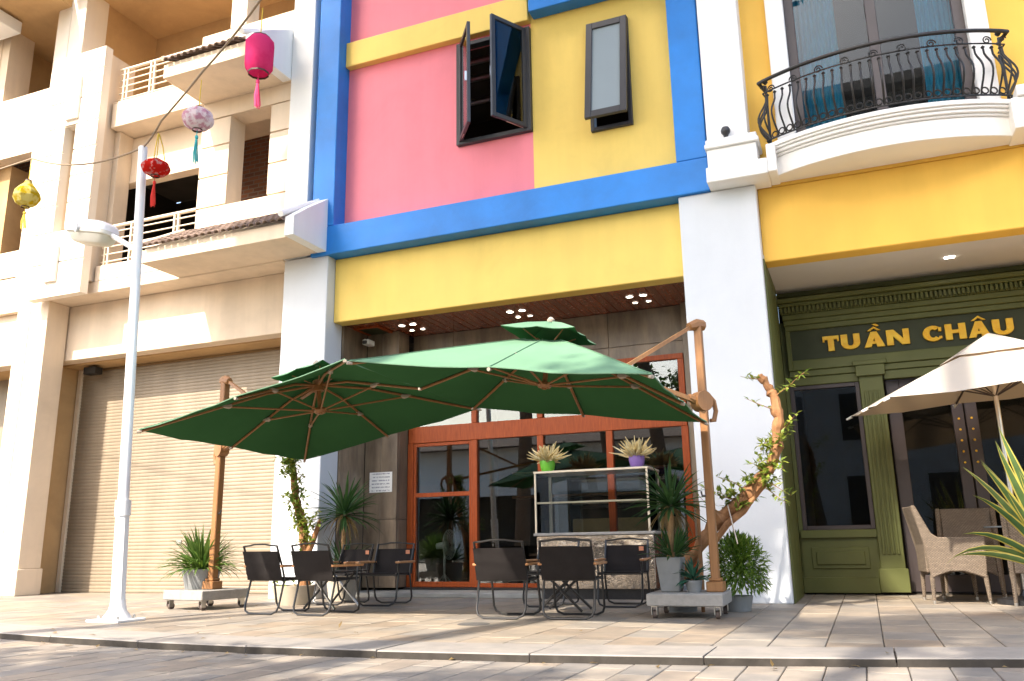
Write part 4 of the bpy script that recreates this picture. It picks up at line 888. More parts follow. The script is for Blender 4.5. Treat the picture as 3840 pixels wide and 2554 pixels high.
# ================================================================ GREEN CANTILEVER PARASOLS
def parasol(label, FL, FR, BR_, BL, mast, zj, ztop, rise, grp, seed):
    FL, FR, BR_, BL = map(Vector, (FL, FR, BR_, BL)); c = (FL+FR+BR_+BL)/4
    e1 = ((FR-FL)+(BR_-BL)).normalized(); e2 = ((BL-FL)+(BR_-FR)); e2 = (e2-e1*e2.dot(e1)).normalized(); n = e1.cross(e2)
    h = (((FR-FL).length+(BR_-BL).length)/4)
    u = thing('cantilever_parasol', label, 'parasol', (mast[0], mast[1], 0.21), 0, grp)
    W = lambda x, y, z: c + e1*x + e2*y + n*z
    bz = MAT['bronze']; rng = random.Random(seed)
    # canopy: radial grid on a square plan
    per = []; K = 40
    for k in range(K):
        t = k/K*8
        s = int(t); f = t-s
        crn = [(-1, -1), (0, -1), (1, -1), (1, 0), (1, 1), (0, 1), (-1, 1), (-1, 0)]
        a, b = crn[s], crn[(s+1) % 8]; per.append((a[0]+(b[0]-a[0])*f, a[1]+(b[1]-a[1])*f, f))
    NU = 9; u0 = 0.13
    def prz(q): return rise*(1-q)**1.05 + 0.012*math.sin(math.pi*q)
    m = MB(); vs = []
    for i in range(NU+1):
        q = u0+(1-u0)*i/NU
        for (px_, py_, f) in per:
            sagv = math.sin(math.pi*f)
            sc = 1-0.008*sagv*q**4
            z = prz(q) - 0.045*sagv*q*(1-0.65*q) + 0.012*math.sin(px_*11+py_*8+seed)*q*(1.25-q)*sagv + 0.006*math.sin(px_*23-py_*19+seed*2)*q*sagv
            corner = abs(px_*py_) > 0.98
            vs.append(W(px_*h*q*sc, py_*h*q*sc, z))
    m.mesh(vs, [(i*K+j, i*K+(j+1) % K, (i+1)*K+(j+1) % K, (i+1)*K+j) for i in range(NU) for j in range(K)])
    cn = build('canopy', m, MAT['canopy'], u, smooth=True, recalc=False)
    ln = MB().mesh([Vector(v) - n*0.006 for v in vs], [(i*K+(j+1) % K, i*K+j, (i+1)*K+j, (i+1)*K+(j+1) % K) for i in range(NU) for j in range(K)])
    build('canopy_shade_layer', ln, MAT['canopyshade'], u, smooth=True, recalc=False)  # added under-layer with the underside shade painted in
    hm = MB()
    rim = vs[-K:]
    build('hem', hm.tube([Vector(p) for p in rim] + [Vector(rim[0])], 0.006, 5, cap=False), MAT['canopy'], cn)
    for k in range(0, K, 5):
        build('seam', MB().tube([Vector(vs[i*K+k]) + n*0.004 for i in range(NU+1)], 0.004, 4), MAT['canopy'], cn)
    # top vent tier
    vm = MB(); vv = []
    for q, zz in ((0.02, rise+0.125), (0.13, rise+0.085), (0.275, rise+0.01)):
        for (px_, py_, f) in per: vv.append(W(px_*h*q*(1-0.05*math.sin(math.pi*f)*(q > .2)), py_*h*q*(1-0.05*math.sin(math.pi*f)*(q > .2)), zz - 0.012*math.sin(math.pi*f)))
    vm.mesh(vv, [(i*K+j, i*K+(j+1) % K, (i+1)*K+(j+1) % K, (i+1)*K+j) for i in range(2) for j in range(K)])
    vm.mesh(vv[:K], [tuple(range(K))])
    build('vent', vm, MAT['canopy'], u, smooth=True, recalc=False)
    build('vent_shade_layer', MB().mesh([Vector(v) - n*0.006 for v in vv], [(i*K+j, i*K+(j+1) % K, (i+1)*K+(j+1) % K, (i+1)*K+j) for i in range(2) for j in range(K)]), MAT['canopyshade'], u, smooth=True, recalc=False)  # vent underside in the same painted shade
    build('finial', MB().lathe([(0.03, 0), (0.035, 0.02), (0.015, 0.045), (0.002, 0.05)], W(0, 0, rise+0.12), 10), MAT['clip'], u, smooth=True)
    # hubs, ribs, struts
    build('top_hub', MB().tube([W(0, 0, rise-0.16), W(0, 0, rise-0.05)], 0.055, 12), bz, u, smooth=True)
    for a_ in range(4): build('vent_stay', MB().tube([W(.05*math.cos(a_*1.57+.78), .05*math.sin(a_*1.57+.78), rise-.08), W(.25*math.cos(a_*1.57+.78), .25*math.sin(a_*1.57+.78), rise+.02)], .006, 5), bz, u, smooth=True)
    build('slide_pole', MB().tube([W(0, 0, 0.04), W(0, 0, rise-0.1)], 0.022, 10), bz, u, smooth=True)
    build('lower_hub', MB().tube([W(0, 0, 0.05), W(0, 0, 0.075), W(0, 0, 0.10)], [0.05, 0.065, 0.055], 12), bz, u, smooth=True)
    for (px_, py_) in [(-1, -1), (0, -1), (1, -1), (1, 0), (1, 1), (0, 1), (-1, 1), (-1, 0)]:
        pts = [W(px_*h*q, py_*h*q, prz(q)-0.022-0.01*(1-q)) for q in (0.05, 0.3, 0.55, 0.8, 0.995)]
        pts[0] = W(px_*h*0.03, py_*h*0.03, rise-0.10)
        rb = build('rib', MB().tube(pts, 0.0125, 6), bz, u, smooth=True)
        q = 0.52 if px_*py_ else 0.56
        j = W(px_*h*q, py_*h*q, prz(q)-0.045)
        build('strut', MB().tube([W(px_*0.05, py_*0.05, 0.08), j], 0.009, 6), bz, rb, smooth=True)
        d = (e1*px_+e2*py_).normalized()
        cl = MB(); a = j - d*0.03; b_ = j + d*0.07
        cl.tube([a+n*0.012, j+n*0.005, b_+n*0.012], [0.02, 0.026, 0.012], 6); build('rib_clip', cl, MAT['clip'], rb, smooth=True)
        build('rib_cap', MB().tube([W(px_*h*0.985, py_*h*0.985, prz(.985)-0.022), W(px_*h*1.01, py_*h*1.01, -0.02)], 0.014, 6), MAT['clip'], rb)
    # mast
    mxx, myy = mast; hw = 0.036
    B('mast', bz, u, (mxx-hw, mxx+hw, myy-hw*1.35, myy+hw*1.35, 0.21, ztop-0.05), bevel=0.008)
    B('mast_foot', bz, u, (mxx-0.075, mxx+0.075, myy-0.085, myy+0.085, 0.211, 0.30), (mxx-0.055, mxx+0.055, myy-0.065, myy+0.065, 0.301, 0.33), bevel=0.008)
    H_ = W(0, 0, rise-0.10); J = Vector((mxx, myy, zj)); T = Vector((mxx, myy, ztop-0.04))
    dirn = (H_-J); flat = Vector((dirn.x, dirn.y, 0)).normalized(); J2 = J + flat*0.10
    build('boom', MB().tube([J2, H_], 0.030, 4), bz, u)
    Q = J2.lerp(H_, 0.56)
    build('upper_arm', MB().tube([T+flat*0.09-Vector((0, 0, .03)), Q], 0.024, 4), bz, u)
    sd = flat.cross(Vector((0, 0, 1)))
    def cap(m, p, q, w, t, r=10):
        pass
    cm = MB(); cm.tube([T-flat*0.06, T+flat*0.02, T+flat*0.11-Vector((0, 0, .03))], [0.055, 0.058, 0.04], 8); build('mast_head', cm, bz, u, smooth=True)
    jm = MB(); jm.tube([J+flat*0.02-sd*0.055, J+flat*0.02+sd*0.055], 0.095, 20)
    jm.tube([J+flat*0.07, J+flat*0.17+Vector((0, 0, .03))], [0.05, 0.032], 8); build('tilt_housing', jm, bz, u, smooth=True)
    hp = [J-flat*0.05+Vector((0, 0, .07)), J-flat*0.13+Vector((0, 0, .01)), J-flat*0.15+Vector((0, 0, -.08)), J-flat*0.12+Vector((0, 0, -.17)), J-flat*0.075+Vector((0, 0, -.175))]
    build('grip_handle', MB().tube(hp, [0.03, 0.026, 0.024, 0.024, 0.018], 8), bz, u, smooth=True)
    build('crank_knob', MB().tube([Vector((mxx, myy, 1.05))-flat*hw, Vector((mxx, myy, 1.05))+flat*0.09, Vector((mxx, myy, 1.09))+flat*0.10], 0.009, 6), MAT['charcoal'], u, smooth=True)
    return u
GP = 'green parasols over the black chairs'
parasol('green square parasol on the right, mast beside the white column and leaning branch', (-3.53, 5.36, 2.04), (-1.20, 5.40, 1.73), (-1.25, 7.75, 1.71), (-3.58, 7.71, 2.02), (-1.285, 7.88), 1.92, 2.70, 0.50, GP, 1)
parasol('green square parasol on the left tilting towards the lamp post and shutter', (-6.13, 5.85, 1.74), (-3.82, 5.72, 2.15), (-3.67, 8.07, 2.07), (-5.98, 8.20, 1.65), (-6.92, 7.86), 1.80, 2.66, 0.44, GP, 2)

def trolley(label, x, y, rz):
    t = thing('wheeled_base', label, 'wheeled base', (x, y, 0), rz, 'wheeled parasol bases')
    m = MB().box(-0.33, 0.33, -0.33, 0.33, 0.105, 0.21); build('ballast_block', m, MAT['slab'], t, world=False, bevel=0.008)
    for sx in (-1, 1):
        for sy in (-1, 1):
            cx, cy = sx*0.27, sy*0.27
            k = build('caster', MB().box(cx-0.026, cx-0.02, cy-0.03, cy+0.03, 0.03, 0.10).box(cx+0.02, cx+0.026, cy-0.03, cy+0.03, 0.03, 0.10).box(cx-0.026, cx+0.026, cy-0.03, cy+0.03, 0.096, 0.1045), MAT['steel'], t, world=False, bevel=0.002)
            build('wheel', MB().tube([(cx-0.017, cy+0.015, 0.036), (cx+0.017, cy+0.015, 0.036)], 0.036, 14), MAT['rubber'], k, world=False, smooth=True)
    return t
trolley('pale stone parasol base on castors carrying the tall grey planter', -1.52, 7.86, R(2))
trolley('grey stone parasol base on castors carrying the round pot by the shutter', -7.03, 7.90, R(-9))

# ================================================================ BLACK FOLDING CHAIRS, TABLES
def utube(x, pts_side, rad=0.05):
    """U tube: floor bar between the two feet, both legs following pts_side (y,z) upward"""
    y0, z0 = pts_side[0]; y1, z1 = pts_side[1]
    L = []
    for s in (-1, 1):
        d = Vector((0, y1-y0, z1-z0)).normalized()
        leg = [Vector((s*x, p[0], p[1])) for p in pts_side[1:]]
        foot = Vector((s*x, y0, z0))
        bend = [foot + d*rad, foot + d*rad*0.35 - Vector((s*rad*0.25, 0, 0)), foot - Vector((s*rad, 0, 0))]
        L.append((leg, bend))
    return list(reversed(L[0][0])) + L[0][1] + list(reversed(L[1][1])) + L[1][0]
def chair(label, x, y, rz, grp, proto=[None]):
    if proto[0] is not None:
        t = copy_tree(proto[0]); t.location = (x, y, 0); t.rotation_euler = (0, 0, rz); return tag(t, label, 'chair', grp)
    t = thing('folding_chair', label, 'chair', (0, 0, 0), 0, grp); fm = MAT['chairframe']
    build('leg_frame', MB().tube(utube(0.232, [(-0.24, 0.011), (-0.155, 0.345), (-0.19, 0.45), (-0.285, 0.675)], 0.075), 0.011, 7), fm, t, world=False, smooth=True)
    build('leg_frame', MB().tube(utube(0.232, [(0.24, 0.011), (0.165, 0.345), (0.19, 0.46)], 0.075), 0.011, 7), fm, t, world=False, smooth=True)
    build('top_bar', MB().tube([(-0.232, -0.285, 0.672), (-0.15, -0.288, 0.678), (-0.07, -0.29, 0.690), (0.07, -0.29, 0.690), (0.15, -0.288, 0.678), (0.232, -0.285, 0.672)], 0.009, 6), fm, t, world=False, smooth=True)
    for yy, zz in ((-0.165, 0.335), (0.19, 0.335)):
        build('seat_bar', MB().tube([(-0.225, yy, zz), (0.225, yy, zz)], 0.010, 6), fm, t, world=False, smooth=True)
    for s in (-1, 1):
        build('seat_rail', MB().tube([(s*0.222, -0.18, 0.33), (s*0.222, 0.22, 0.345)], 0.010, 6), fm, t, world=False, smooth=True)
        am_ = build('armrest', MB().prism([(s*0.222, 0.24), (s*0.272, 0.24), (s*0.276, 0.05), (s*0.268, -0.24), (s*0.226, -0.24)], 'z', 0.462, 0.485), MAT['armwood'], t, world=False, bevel=0.006)
        build('arm_bolt', MB().lathe([(0.008, 0.486), (0.006, 0.489)], (s*0.248, 0.2, 0), 8), MAT['steel'], am_, world=False)
    # slings
    def slingmesh(f, nu=8, nv=8, th=0.006):
        m = MB(); vs = [];
        for k in (0, 1):
            for i in range(nu+1):
                for j in range(nv+1): vs.append(f(i/nu, j/nv, k*th))
        w = nv+1; o = (nu+1)*w; fs = []
        for i in range(nu):
            for j in range(nv):
                a = i*w+j; fs += [(a, a+1, a+w+1, a+w), (o+a+w, o+a+w+1, o+a+1, o+a)]
        for i in range(nu): fs += [(i*w, (i+1)*w, o+(i+1)*w, o+i*w), ((i+1)*w+nv, i*w+nv, o+i*w+nv, o+(i+1)*w+nv)]
        for j in range(nv): fs += [(j+1, j, o+j, o+j+1), (nu*w+j, nu*w+j+1, o+nu*w+j+1, o+nu*w+j)]
        return m.mesh(vs, fs)
    def back(a, b, k):
        z = 0.335+0.285*b; y = -0.178-(0.285-0.178)*(z-0.335)/(0.675-0.335) - 0.012
        return ((a-0.5)*0.486, y - 0.022*math.sin(math.pi*a)*math.sin(math.pi*(0.25+0.6*b)) + 0.003*math.sin(b*17+a*3) - k, z)
    build('back_sling', slingmesh(back), MAT['sling'], t, world=False, smooth=True)
    def seat(a, b, k):
        y = -0.17+0.37*b; return ((a-0.5)*0.46, y, 0.352 - 0.022*math.sin(math.pi*a)*math.sin(math.pi*b) - k)
    build('seat_sling', slingmesh(seat), MAT['sling'], t, world=False, smooth=True)
    B('brand_patch', MAT['patch'], t, (-0.185, -0.135, -0.262, -0.256, 0.56, 0.605), bevel=0, world=False)
    proto[0] = t; t.location = (x, y, 0); t.rotation_euler = (0, 0, rz); return t
GL, GR = 'chairs round the left table', 'chairs round the right table'
chair('black folding chair seen from behind, leftmost of all', -5.71, 7.47, R(-7), GL)
chair('black folding chair seen from behind before the vine trunk, second from left', -5.08, 7.43, R(-6), GL)
chair('black folding chair facing the street behind the second chair', -5.80, 8.78, R(172), GL)
chair('black folding chair facing the street beside the glass door frame', -5.17, 8.72, R(186), GL)
chair('black folding chair seen from behind before the middle glass pane', -3.11, 7.46, R(3), GR)
chair('black folding chair seen from behind covering the display counter corner', -2.50, 7.52, R(5), GR)
chair('black folding chair facing the street before the polished counter front', -2.42, 8.95, R(184), GR)
chair('black folding chair facing the street, mostly hidden behind another chair', -3.20, 8.86, R(178), GR)
def table(label, x, y, rz, steel):
    t = thing('folding_table', label, 'table', (x, y, 0), rz, 'low folding tables'); fm = MAT['chairframe']
    for i in range(6): build('top_slat', MB().box(-0.27, 0.27, -0.265+i*0.09, -0.185+i*0.09, 0.385, 0.40), MAT['chairframe'], t, world=False, bevel=0.003)
    for sx in (-1, 1):
        for sy in (-1, 1): build('leg', MB().tube([(sx*0.22, sy*0.2, 0.012), (-sx*0.17, sy*0.17, 0.385)], 0.014, 6), steel if sx > 0 else fm, t, world=False, smooth=True)
    return t
table('low black folding table with steel legs among the four left chairs', -5.47, 8.10, R(-8), MAT['steel'])
table('low black folding table among the four right chairs', -2.82, 8.20, R(4), MAT['chairframe'])
# ================================================================ PLANTS
def blade(m, base, d, L, w, droop, seg=5, fold=0.25, up=Vector((0, 0, 1))):
    d = Vector(d).normalized(); p = Vector(base); s = d.cross(up)
    s = s.normalized() if s.length > 1e-3 else Vector((1, 0, 0))
    rows = []
    for i in range(seg+1):
        t = i/seg; ww = w*(0.55+0.9*t)*(1-t**2.2)*1.1 if i < seg else 0.0
        nn = s.cross(d).normalized()
        rows.append((p - s*ww/2 + nn*ww*fold, p.copy(), p + s*ww/2 + nn*ww*fold))
        d = (d + Vector((0, 0, -droop/seg*(0.4+1.4*t)))).normalized(); p = p + d*(L/seg)
    vs = [q for r in rows for q in r]; fs = []
    for i in range(seg):
        a = 3*i; fs += [(a, a+1, a+4, a+3), (a+1, a+2, a+5, a+4)]
    m.mesh(vs, fs)
def rosette(m, c, n, L, w, droop, seed, lo=-0.35, hi=1.3, spread=0.03):
    rng = random.Random(seed)
    for k in range(n):
        a = rng.uniform(0, 2*math.pi); e = lo+(hi-lo)*(k/n)**0.9
        d = (math.cos(a)*math.cos(e), math.sin(a)*math.cos(e), math.sin(e))
        blade(m, Vector(c)+Vector((math.cos(a), math.sin(a), 0))*spread + Vector((0, 0, 0.06*k/n)), d, L*rng.uniform(0.75, 1.1), w*rng.uniform(.8, 1.15), droop*rng.uniform(.5, 1.4))
def yucca(label, loc, pot, zt, zc, tops, lows, potmat, lean=(0, 0)):
    t = thing('potted_yucca', label, 'potted plant', loc)
    build('pot', pot, potmat, t, world=False, bevel=0.008)
    build('soil', MB().lathe([(0.001, zt-0.02), (lows[2], zt-0.02)], (0, 0, 0), 14, cap=False), MAT['soil'], t, world=False)
    build('stem', MB().tube([(0, 0, zt-0.03), (lean[0]*.5, lean[1]*.5, (zt+zc)/2), (lean[0], lean[1], zc)], [0.035, 0.028, 0.03], 8), MAT['barkpale'], t, world=False, smooth=True)
    m = MB(); rosette(m, (lean[0], lean[1], zc), tops[0], tops[1], 0.042, 0.55, int(abs(loc[0])*97)); build('crown', m, MAT['yucca'], t, world=False, smooth=True, kind='stuff', recalc=False)
    m = MB(); rosette(m, (lean[0], lean[1], zc-.02), 12, tops[1]*.8, 0.03, 1.6, int(abs(loc[0])*31)+2, -.9, -.1); build('dry_leaves', m, MAT['dry'], t, world=False, smooth=True, kind='stuff', recalc=False)
    m = MB(); rosette(m, (0.03, -0.03, zt), lows[0], lows[1], 0.034, 0.6, int(abs(loc[0])*61)+5, 0.1, 1.3, 0.06); build('undergrowth', m, MAT['yucca'], t, world=False, smooth=True, kind='stuff', recalc=False)
    return t
def taper(w0, w1, h, t=0.02):
    m = MB(); a, b = w0/2, w1/2
    vs = [(-a, -a, 0), (a, -a, 0), (a, a, 0), (-a, a, 0), (-b, -b, h), (b, -b, h), (b, b, h), (-b, b, h), (-b+t, -b+t, h), (b-t, -b+t, h), (b-t, b-t, h), (-b+t, b-t, h), (-b+t, -b+t, h-.05), (b-t, -b+t, h-.05), (b-t, b-t, h-.05), (-b+t, b-t, h-.05)]
    fs = [(0, 3, 2, 1), (12, 13, 14, 15)] + [(i+k, (i+1) % 4+k, (i+1) % 4+4+k, i+4+k) for k in (0, 4, 8) for i in range(4)]
    return m.mesh(vs, fs)
def roundpot(r0, r1, h, n=24):
    return MB().lathe([(r0, 0), (r1*.98, h-.03), (r1, h-.028), (r1*1.02, h), (r1*.93, h), (r1*.92, h-.05), (0.001, h-.05)], (0, 0, 0), n, cap=False)
yucca('spiky yucca in a tall square grey planter on the right parasol base', (-1.68, 7.88, 0.211), taper(0.17, 0.23, 0.30), 0.30, 0.74, (74, 0.40), (44, 0.27, 0.09), MAT['potgrey'], (0.03, 0.0))
yucca('spiky yucca with bare stem beside the paper notice and left white column', (-6.17, 9.35, 0.0), roundpot(0.16, 0.22, 0.38), 0.38, 1.03, (84, 0.54), (40, 0.40, 0.19), MAT['potcream'])

pp = thing('potted_palm', 'low bushy palm in a round grey pot on the left parasol base', 'potted plant', (-7.14, 7.92, 0.211))
build('pot', roundpot(0.17, 0.215, 0.22), MAT['potgrey'], pp, world=False, smooth=True)
build('soil', MB().lathe([(0.001, .19), (.19, .19)], (0, 0, 0), 14, cap=False), MAT['soil'], pp, world=False)
m = MB(); rosette(m, (0, 0, 0.20), 210, 0.46, 0.030, 1.0, 5, 0.2, 1.5, 0.08); build('foliage', m, MAT['palm'], pp, world=False, smooth=True, kind='stuff', recalc=False)
m = MB(); rosette(m, (0, 0, 0.19), 40, 0.16, 0.03, 0.8, 9, 0.1, 1.2, 0.16); build('ground_cover', m, MAT['bush'], pp, world=False, smooth=True, kind='stuff', recalc=False)

def leaf(m, p, d, L, w, rng):
    d = Vector(d).normalized(); up_ = Vector((rng.uniform(-.4, .4), rng.uniform(-.4, .4), 1)); s = d.cross(up_).normalized(); nn = s.cross(d)
    p = Vector(p); a = p + d*L*.42
    m.mesh([p, a - s*w/2 + nn*L*.06, a + s*w/2 + nn*L*.06, p + d*L - nn*L*.1, a], [(0, 4, 1), (0, 2, 4), (4, 3, 1), (4, 2, 3)])
def leafy_twig(m, tm, p0, d, L, n, ls, rng, rad=0.005):
    pts = [Vector(p0)]; d = Vector(d).normalized()
    for i in range(6):
        d = (d + Vector((rng.uniform(-.22, .22), rng.uniform(-.22, .22), rng.uniform(-.12, .18)))).normalized(); pts.append(pts[-1]+d*L/6)
    tm.tube(pts, [rad*(1-.12*i) for i in range(7)], 4)
    for k in range(n):
        t = rng.uniform(0.1, 1)*6; i = min(5, int(t)); p = pts[i].lerp(pts[i+1], t-i)
        leaf(m, p, (rng.uniform(-1, 1), rng.uniform(-1, 1), rng.uniform(-.5, .9)), ls*rng.uniform(.7, 1.25), ls*.42, rng)
    return pts
# leaning bare-trunked tree on the right
lt = thing('leaning_tree', 'thick leaning orange brown trunk with small leafy shoots before the right column', 'tree', (-1.72, 8.40, 0.0))
path = [(-1.74, 8.40, 0.18), (-1.70, 8.40, 0.36), (-1.52, 8.40, 0.58), (-1.34, 8.40, 0.82), (-1.10, 8.42, 0.98), (-0.93, 8.42, 1.15), (-0.80, 8.42, 1.30), (-0.70, 8.42, 1.52), (-0.67, 8.42, 1.80), (-0.69, 8.42, 2.00), (-0.76, 8.41, 2.15), (-0.81, 8.40, 2.21)]
rng = random.Random(11)

build('twin_stem', MB().tube([(-1.36, 8.36, 0.62), (-1.22, 8.34, 0.80), (-1.06, 8.36, 0.92), (-0.94, 8.38, 1.06)], [.025, .034, .034, .02], 8), MAT['bark'], lt, smooth=True)
def gnarl(path, rad, seed, amp=.35, n=5):
    rng = random.Random(seed); P = []; Q = []
    for i in range(len(path)-1):
        for k in range(n):
            t = k/n; p = Vector(path[i]).lerp(Vector(path[i+1]), t); r = rad[i]+(rad[i+1]-rad[i])*t
            P.append(p + Vector((rng.uniform(-1, 1), rng.uniform(-1, 1), rng.uniform(-1, 1)))*r*amp*.35); Q.append(r*rng.uniform(1-amp*.5, 1+amp*.45))
    P.append(Vector(path[-1])); Q.append(rad[-1]); return MB().tube(P, Q, 9)
def along(path, t):
    t *= len(path)-1; i = min(len(path)-2, int(t)); return Vector(path[i]).lerp(Vector(path[i+1]), t-i)
build('trunk', gnarl(path, [.052, .052, .056, .07, .078, .07, .062, .056, .056, .048, .042, .038], 3, .5), MAT['bark'], lt, smooth=True)
lf, tw_ = MB(), MB()
for k in range(36):
    t = rng.uniform(0.36, 0.68); p = along(path, t)
    leafy_twig(lf, tw_, p, (rng.uniform(-1, 1), rng.uniform(-1, .3), rng.uniform(-.6, 1)), rng.uniform(.10, .26), 14, 0.085, rng)
for p0, d, L, n in (((-1.0, 8.38, 1.10), (-1, -.3, .5), .38, 24), ((-1.1, 8.38, 1.02), (-1, -.3, .3), .42, 20), ((-.86, 8.4, 1.22), (1, -.2, -.5), .30, 26), ((-.9, 8.4, 1.18), (.9, -.3, -.9), .32, 26), ((-.68, 8.4, 2.0), (.8, -.1, .7), .36, 26), ((-.67, 8.4, 1.66), (.8, -.2, .5), .24, 14), ((-.70, 8.4, 1.86), (-.9, -.2, .5), .30, 9), ((-.78, 8.4, 2.17), (-1, 0, .2), .22, 12), ((-1.25, 8.36, .9), (-1, -.2, .6), .34, 10)):
    leafy_twig(lf, tw_, p0, d, L, n, 0.075, rng, 0.006)
build('shoots', tw_, MAT['bark'], lt, kind='stuff'); build('leaves', lf, MAT['vine'], lt, kind='stuff', recalc=False)
for q in ((-1.10, 8.1, 0.62), (-1.16, 8.62, 0.5)):
    build('guy_rope', MB().tube([(-1.20, 8.36, 0.98), q], 0.006, 5), MAT['rope'], lt)
build('pot', MB().lathe([(0.15, 0), (0.19, 0.24), (0.17, 0.24), (0.001, 0.2)], (-1.72, 8.42, 0), 18, cap=False), MAT['potgrey'], lt, smooth=True)
tag(build('support_stake', MB().tube([(-1.49, 8.30, 0.0), (-1.475, 8.30, 1.0)], 0.018, 7), MAT['bark'], smooth=True), 'slim upright wooden stake just behind the right parasol mast', 'stake')
# bushy grass by the column
bs = thing('bushy_plant', 'dense arching green shrub at the foot of the right white column', 'plant', (-1.20, 8.52, 0))
build('pot', MB().lathe([(0.12, 0), (0.15, 0.14), (0.13, 0.14), (0.001, 0.12)], (-1.20, 8.52, 0), 18, cap=False), MAT['potgrey'], bs, smooth=True)
m = MB(); rng = random.Random(21)
for k in range(2100):
    a = rng.uniform(0, 6.283); e = rng.uniform(-.75, 1.5); rr = .27*rng.uniform(.25, 1)**.6
    d = Vector((math.cos(a)*math.cos(e), math.sin(a)*math.cos(e), math.sin(e)))
    p = Vector((-1.16, 8.50, 0.38)) + Vector((d.x*rr, d.y*rr, d.z*rr*1.15))
    leaf(m, p, d*.8 + Vector((rng.uniform(-.6, .6), rng.uniform(-.6, .6), rng.uniform(-.7, .5))), rng.uniform(.05, .10), .02, rng)
for k in range(160):
    a = rng.uniform(0, 6.283); e = rng.uniform(-.2, 1.4); d = Vector((math.cos(a)*math.cos(e), math.sin(a)*math.cos(e), math.sin(e)))
    blade(m, Vector((-1.16, 8.50, 0.32)) + d*.05, d + Vector((0, 0, .3)), rng.uniform(.22, .34), 0.014, 1.2, 4)
build('foliage', m, MAT['bush'], bs, smooth=True, kind='stuff', recalc=False)
sp = thing('small_plant', 'small blue green leafy plant on the right parasol base beside the mast', 'plant', (-1.47, 7.82, 0.211))
build('pot', roundpot(0.06, 0.075, 0.10, 14), MAT['potgrey'], sp, world=False, smooth=True)
m = MB(); rosette(m, (0, 0, 0.09), 46, 0.17, 0.035, 0.9, 33, 0.0, 1.4, 0.02); build('foliage', m, MAT['bluegreen'], sp, world=False, smooth=True, kind='stuff', recalc=False)
# climbing vine trunk in a wide pot on the left
vt = thing('vine_tree', 'gnarled trunk wrapped in leafy vine in a wide pot before the left column', 'tree', (-6.36, 8.62, 0))
build('pot', MB().lathe([(0.20, 0), (0.26, 0.2), (0.265, 0.22), (0.235, 0.22), (0.23, 0.17), (0.001, 0.17)], (-6.36, 8.62, 0), 26, cap=False), MAT['potcream'], vt, smooth=True)
build('soil', MB().lathe([(0.001, .175), (.23, .175)], (-6.36, 8.62, 0), 16, cap=False), MAT['soil'], vt)
vp = [(-6.20, 8.60, 0.15), (-6.21, 8.60, 0.62), (-6.27, 8.60, 0.94), (-6.38, 8.60, 1.25), (-6.43, 8.60, 1.55), (-6.46, 8.60, 1.72), (-6.52, 8.60, 1.85)]
build('trunk', gnarl(vp, [.075, .062, .055, .05, .035, .03, .026], 6), MAT['bark'], vt, smooth=True)
build('branch', MB().tube([(-6.18, 8.58, 0.55), (-6.10, 8.58, 0.70), (-6.03, 8.58, 0.88), (-6.00, 8.58, 0.98)], [.04, .035, .028, .016], 8), MAT['bark'], vt, smooth=True)
lf, tw_ = MB(), MB(); rng = random.Random(17)
for k in range(60):
    p = along(vp, rng.uniform(0.16, 0.93)) + Vector((0.02, -.04, 0))
    leafy_twig(lf, tw_, p, (rng.uniform(-.8, 1), rng.uniform(-1, .2), rng.uniform(-.7, .8)), rng.uniform(.08, .20), 12, 0.085, rng, 0.004)
for k in range(8): leafy_twig(lf, tw_, (-6.06, 8.56, 0.8+rng.uniform(0, .2)), (rng.uniform(-1, 1), -.4, rng.uniform(-.4, .8)), .16, 10, 0.06, rng, 0.004)
for k in range(8):
    a = rng.uniform(0, 6.28); leafy_twig(lf, tw_, (-6.36+.15*math.cos(a), 8.62+.15*math.sin(a), .18), (math.cos(a), math.sin(a), .8), .16, 9, 0.06, rng, 0.004)
build('shoots', tw_, MAT['bark'], vt, kind='stuff'); build('leaves', lf, MAT['vine'], vt, kind='stuff', recalc=False)

# ================================================================ DISPLAY COUNTER WITH FLOWER POTS
dc = thing('display_counter', 'polished metal fronted counter with a glass display case before the shop windows', 'counter', (-3.02, 10.3, 0.055))
B('counter_body', MAT['marble'], dc, (-3.76, -2.30, 9.93, 10.66, 0.12, 0.74), bevel=0.006)
B('counter_plinth', MAT['black'], dc, (-3.72, -2.34, 9.97, 10.62, 0.0, 0.119), bevel=0)
B('counter_top', MAT['slab'], dc, (-3.79, -2.27, 9.90, 10.69, 0.741, 0.775), bevel=0.005)
cf = MAT['caseframe']; x0, x1, y0, y1, z0, z1 = -3.76, -2.34, 9.93, 10.50, 0.776, 1.50
for x in (x0, x1):
    for y in (y0, y1): B('case_post', cf, dc, (x-0.012, x+0.012, y-0.012, y+0.012, z0, z1), bevel=0.002)
B('case_top', cf, dc, (x0-0.02, x1+0.02, y0-0.02, y1+0.02, z1+0.001, z1+0.028), bevel=0.003)
B('glass_shelf', MAT['caseglass'], dc, (x0+0.014, x1-0.014, y0+0.01, y1-0.02, 1.135, 1.143), bevel=0)
B('shelf_edge', cf, dc, (x0+0.013, x1-0.013, y0-0.004, y0+0.008, 1.128, 1.15), bevel=0.002)
B('front_pane', MAT['caseglass'], dc, (x0+0.013, x1-0.013, y0-0.012, y0-0.007, z0, z1), bevel=0)
B('side_pane', MAT['caseglass'], dc, (x0-0.003, x0+0.003, y0+0.013, y1-0.013, z0, z1), bevel=0)
B('side_pane', MAT['caseglass'], dc, (x1-0.003, x1+0.003, y0+0.013, y1-0.013, z0, z1), bevel=0)
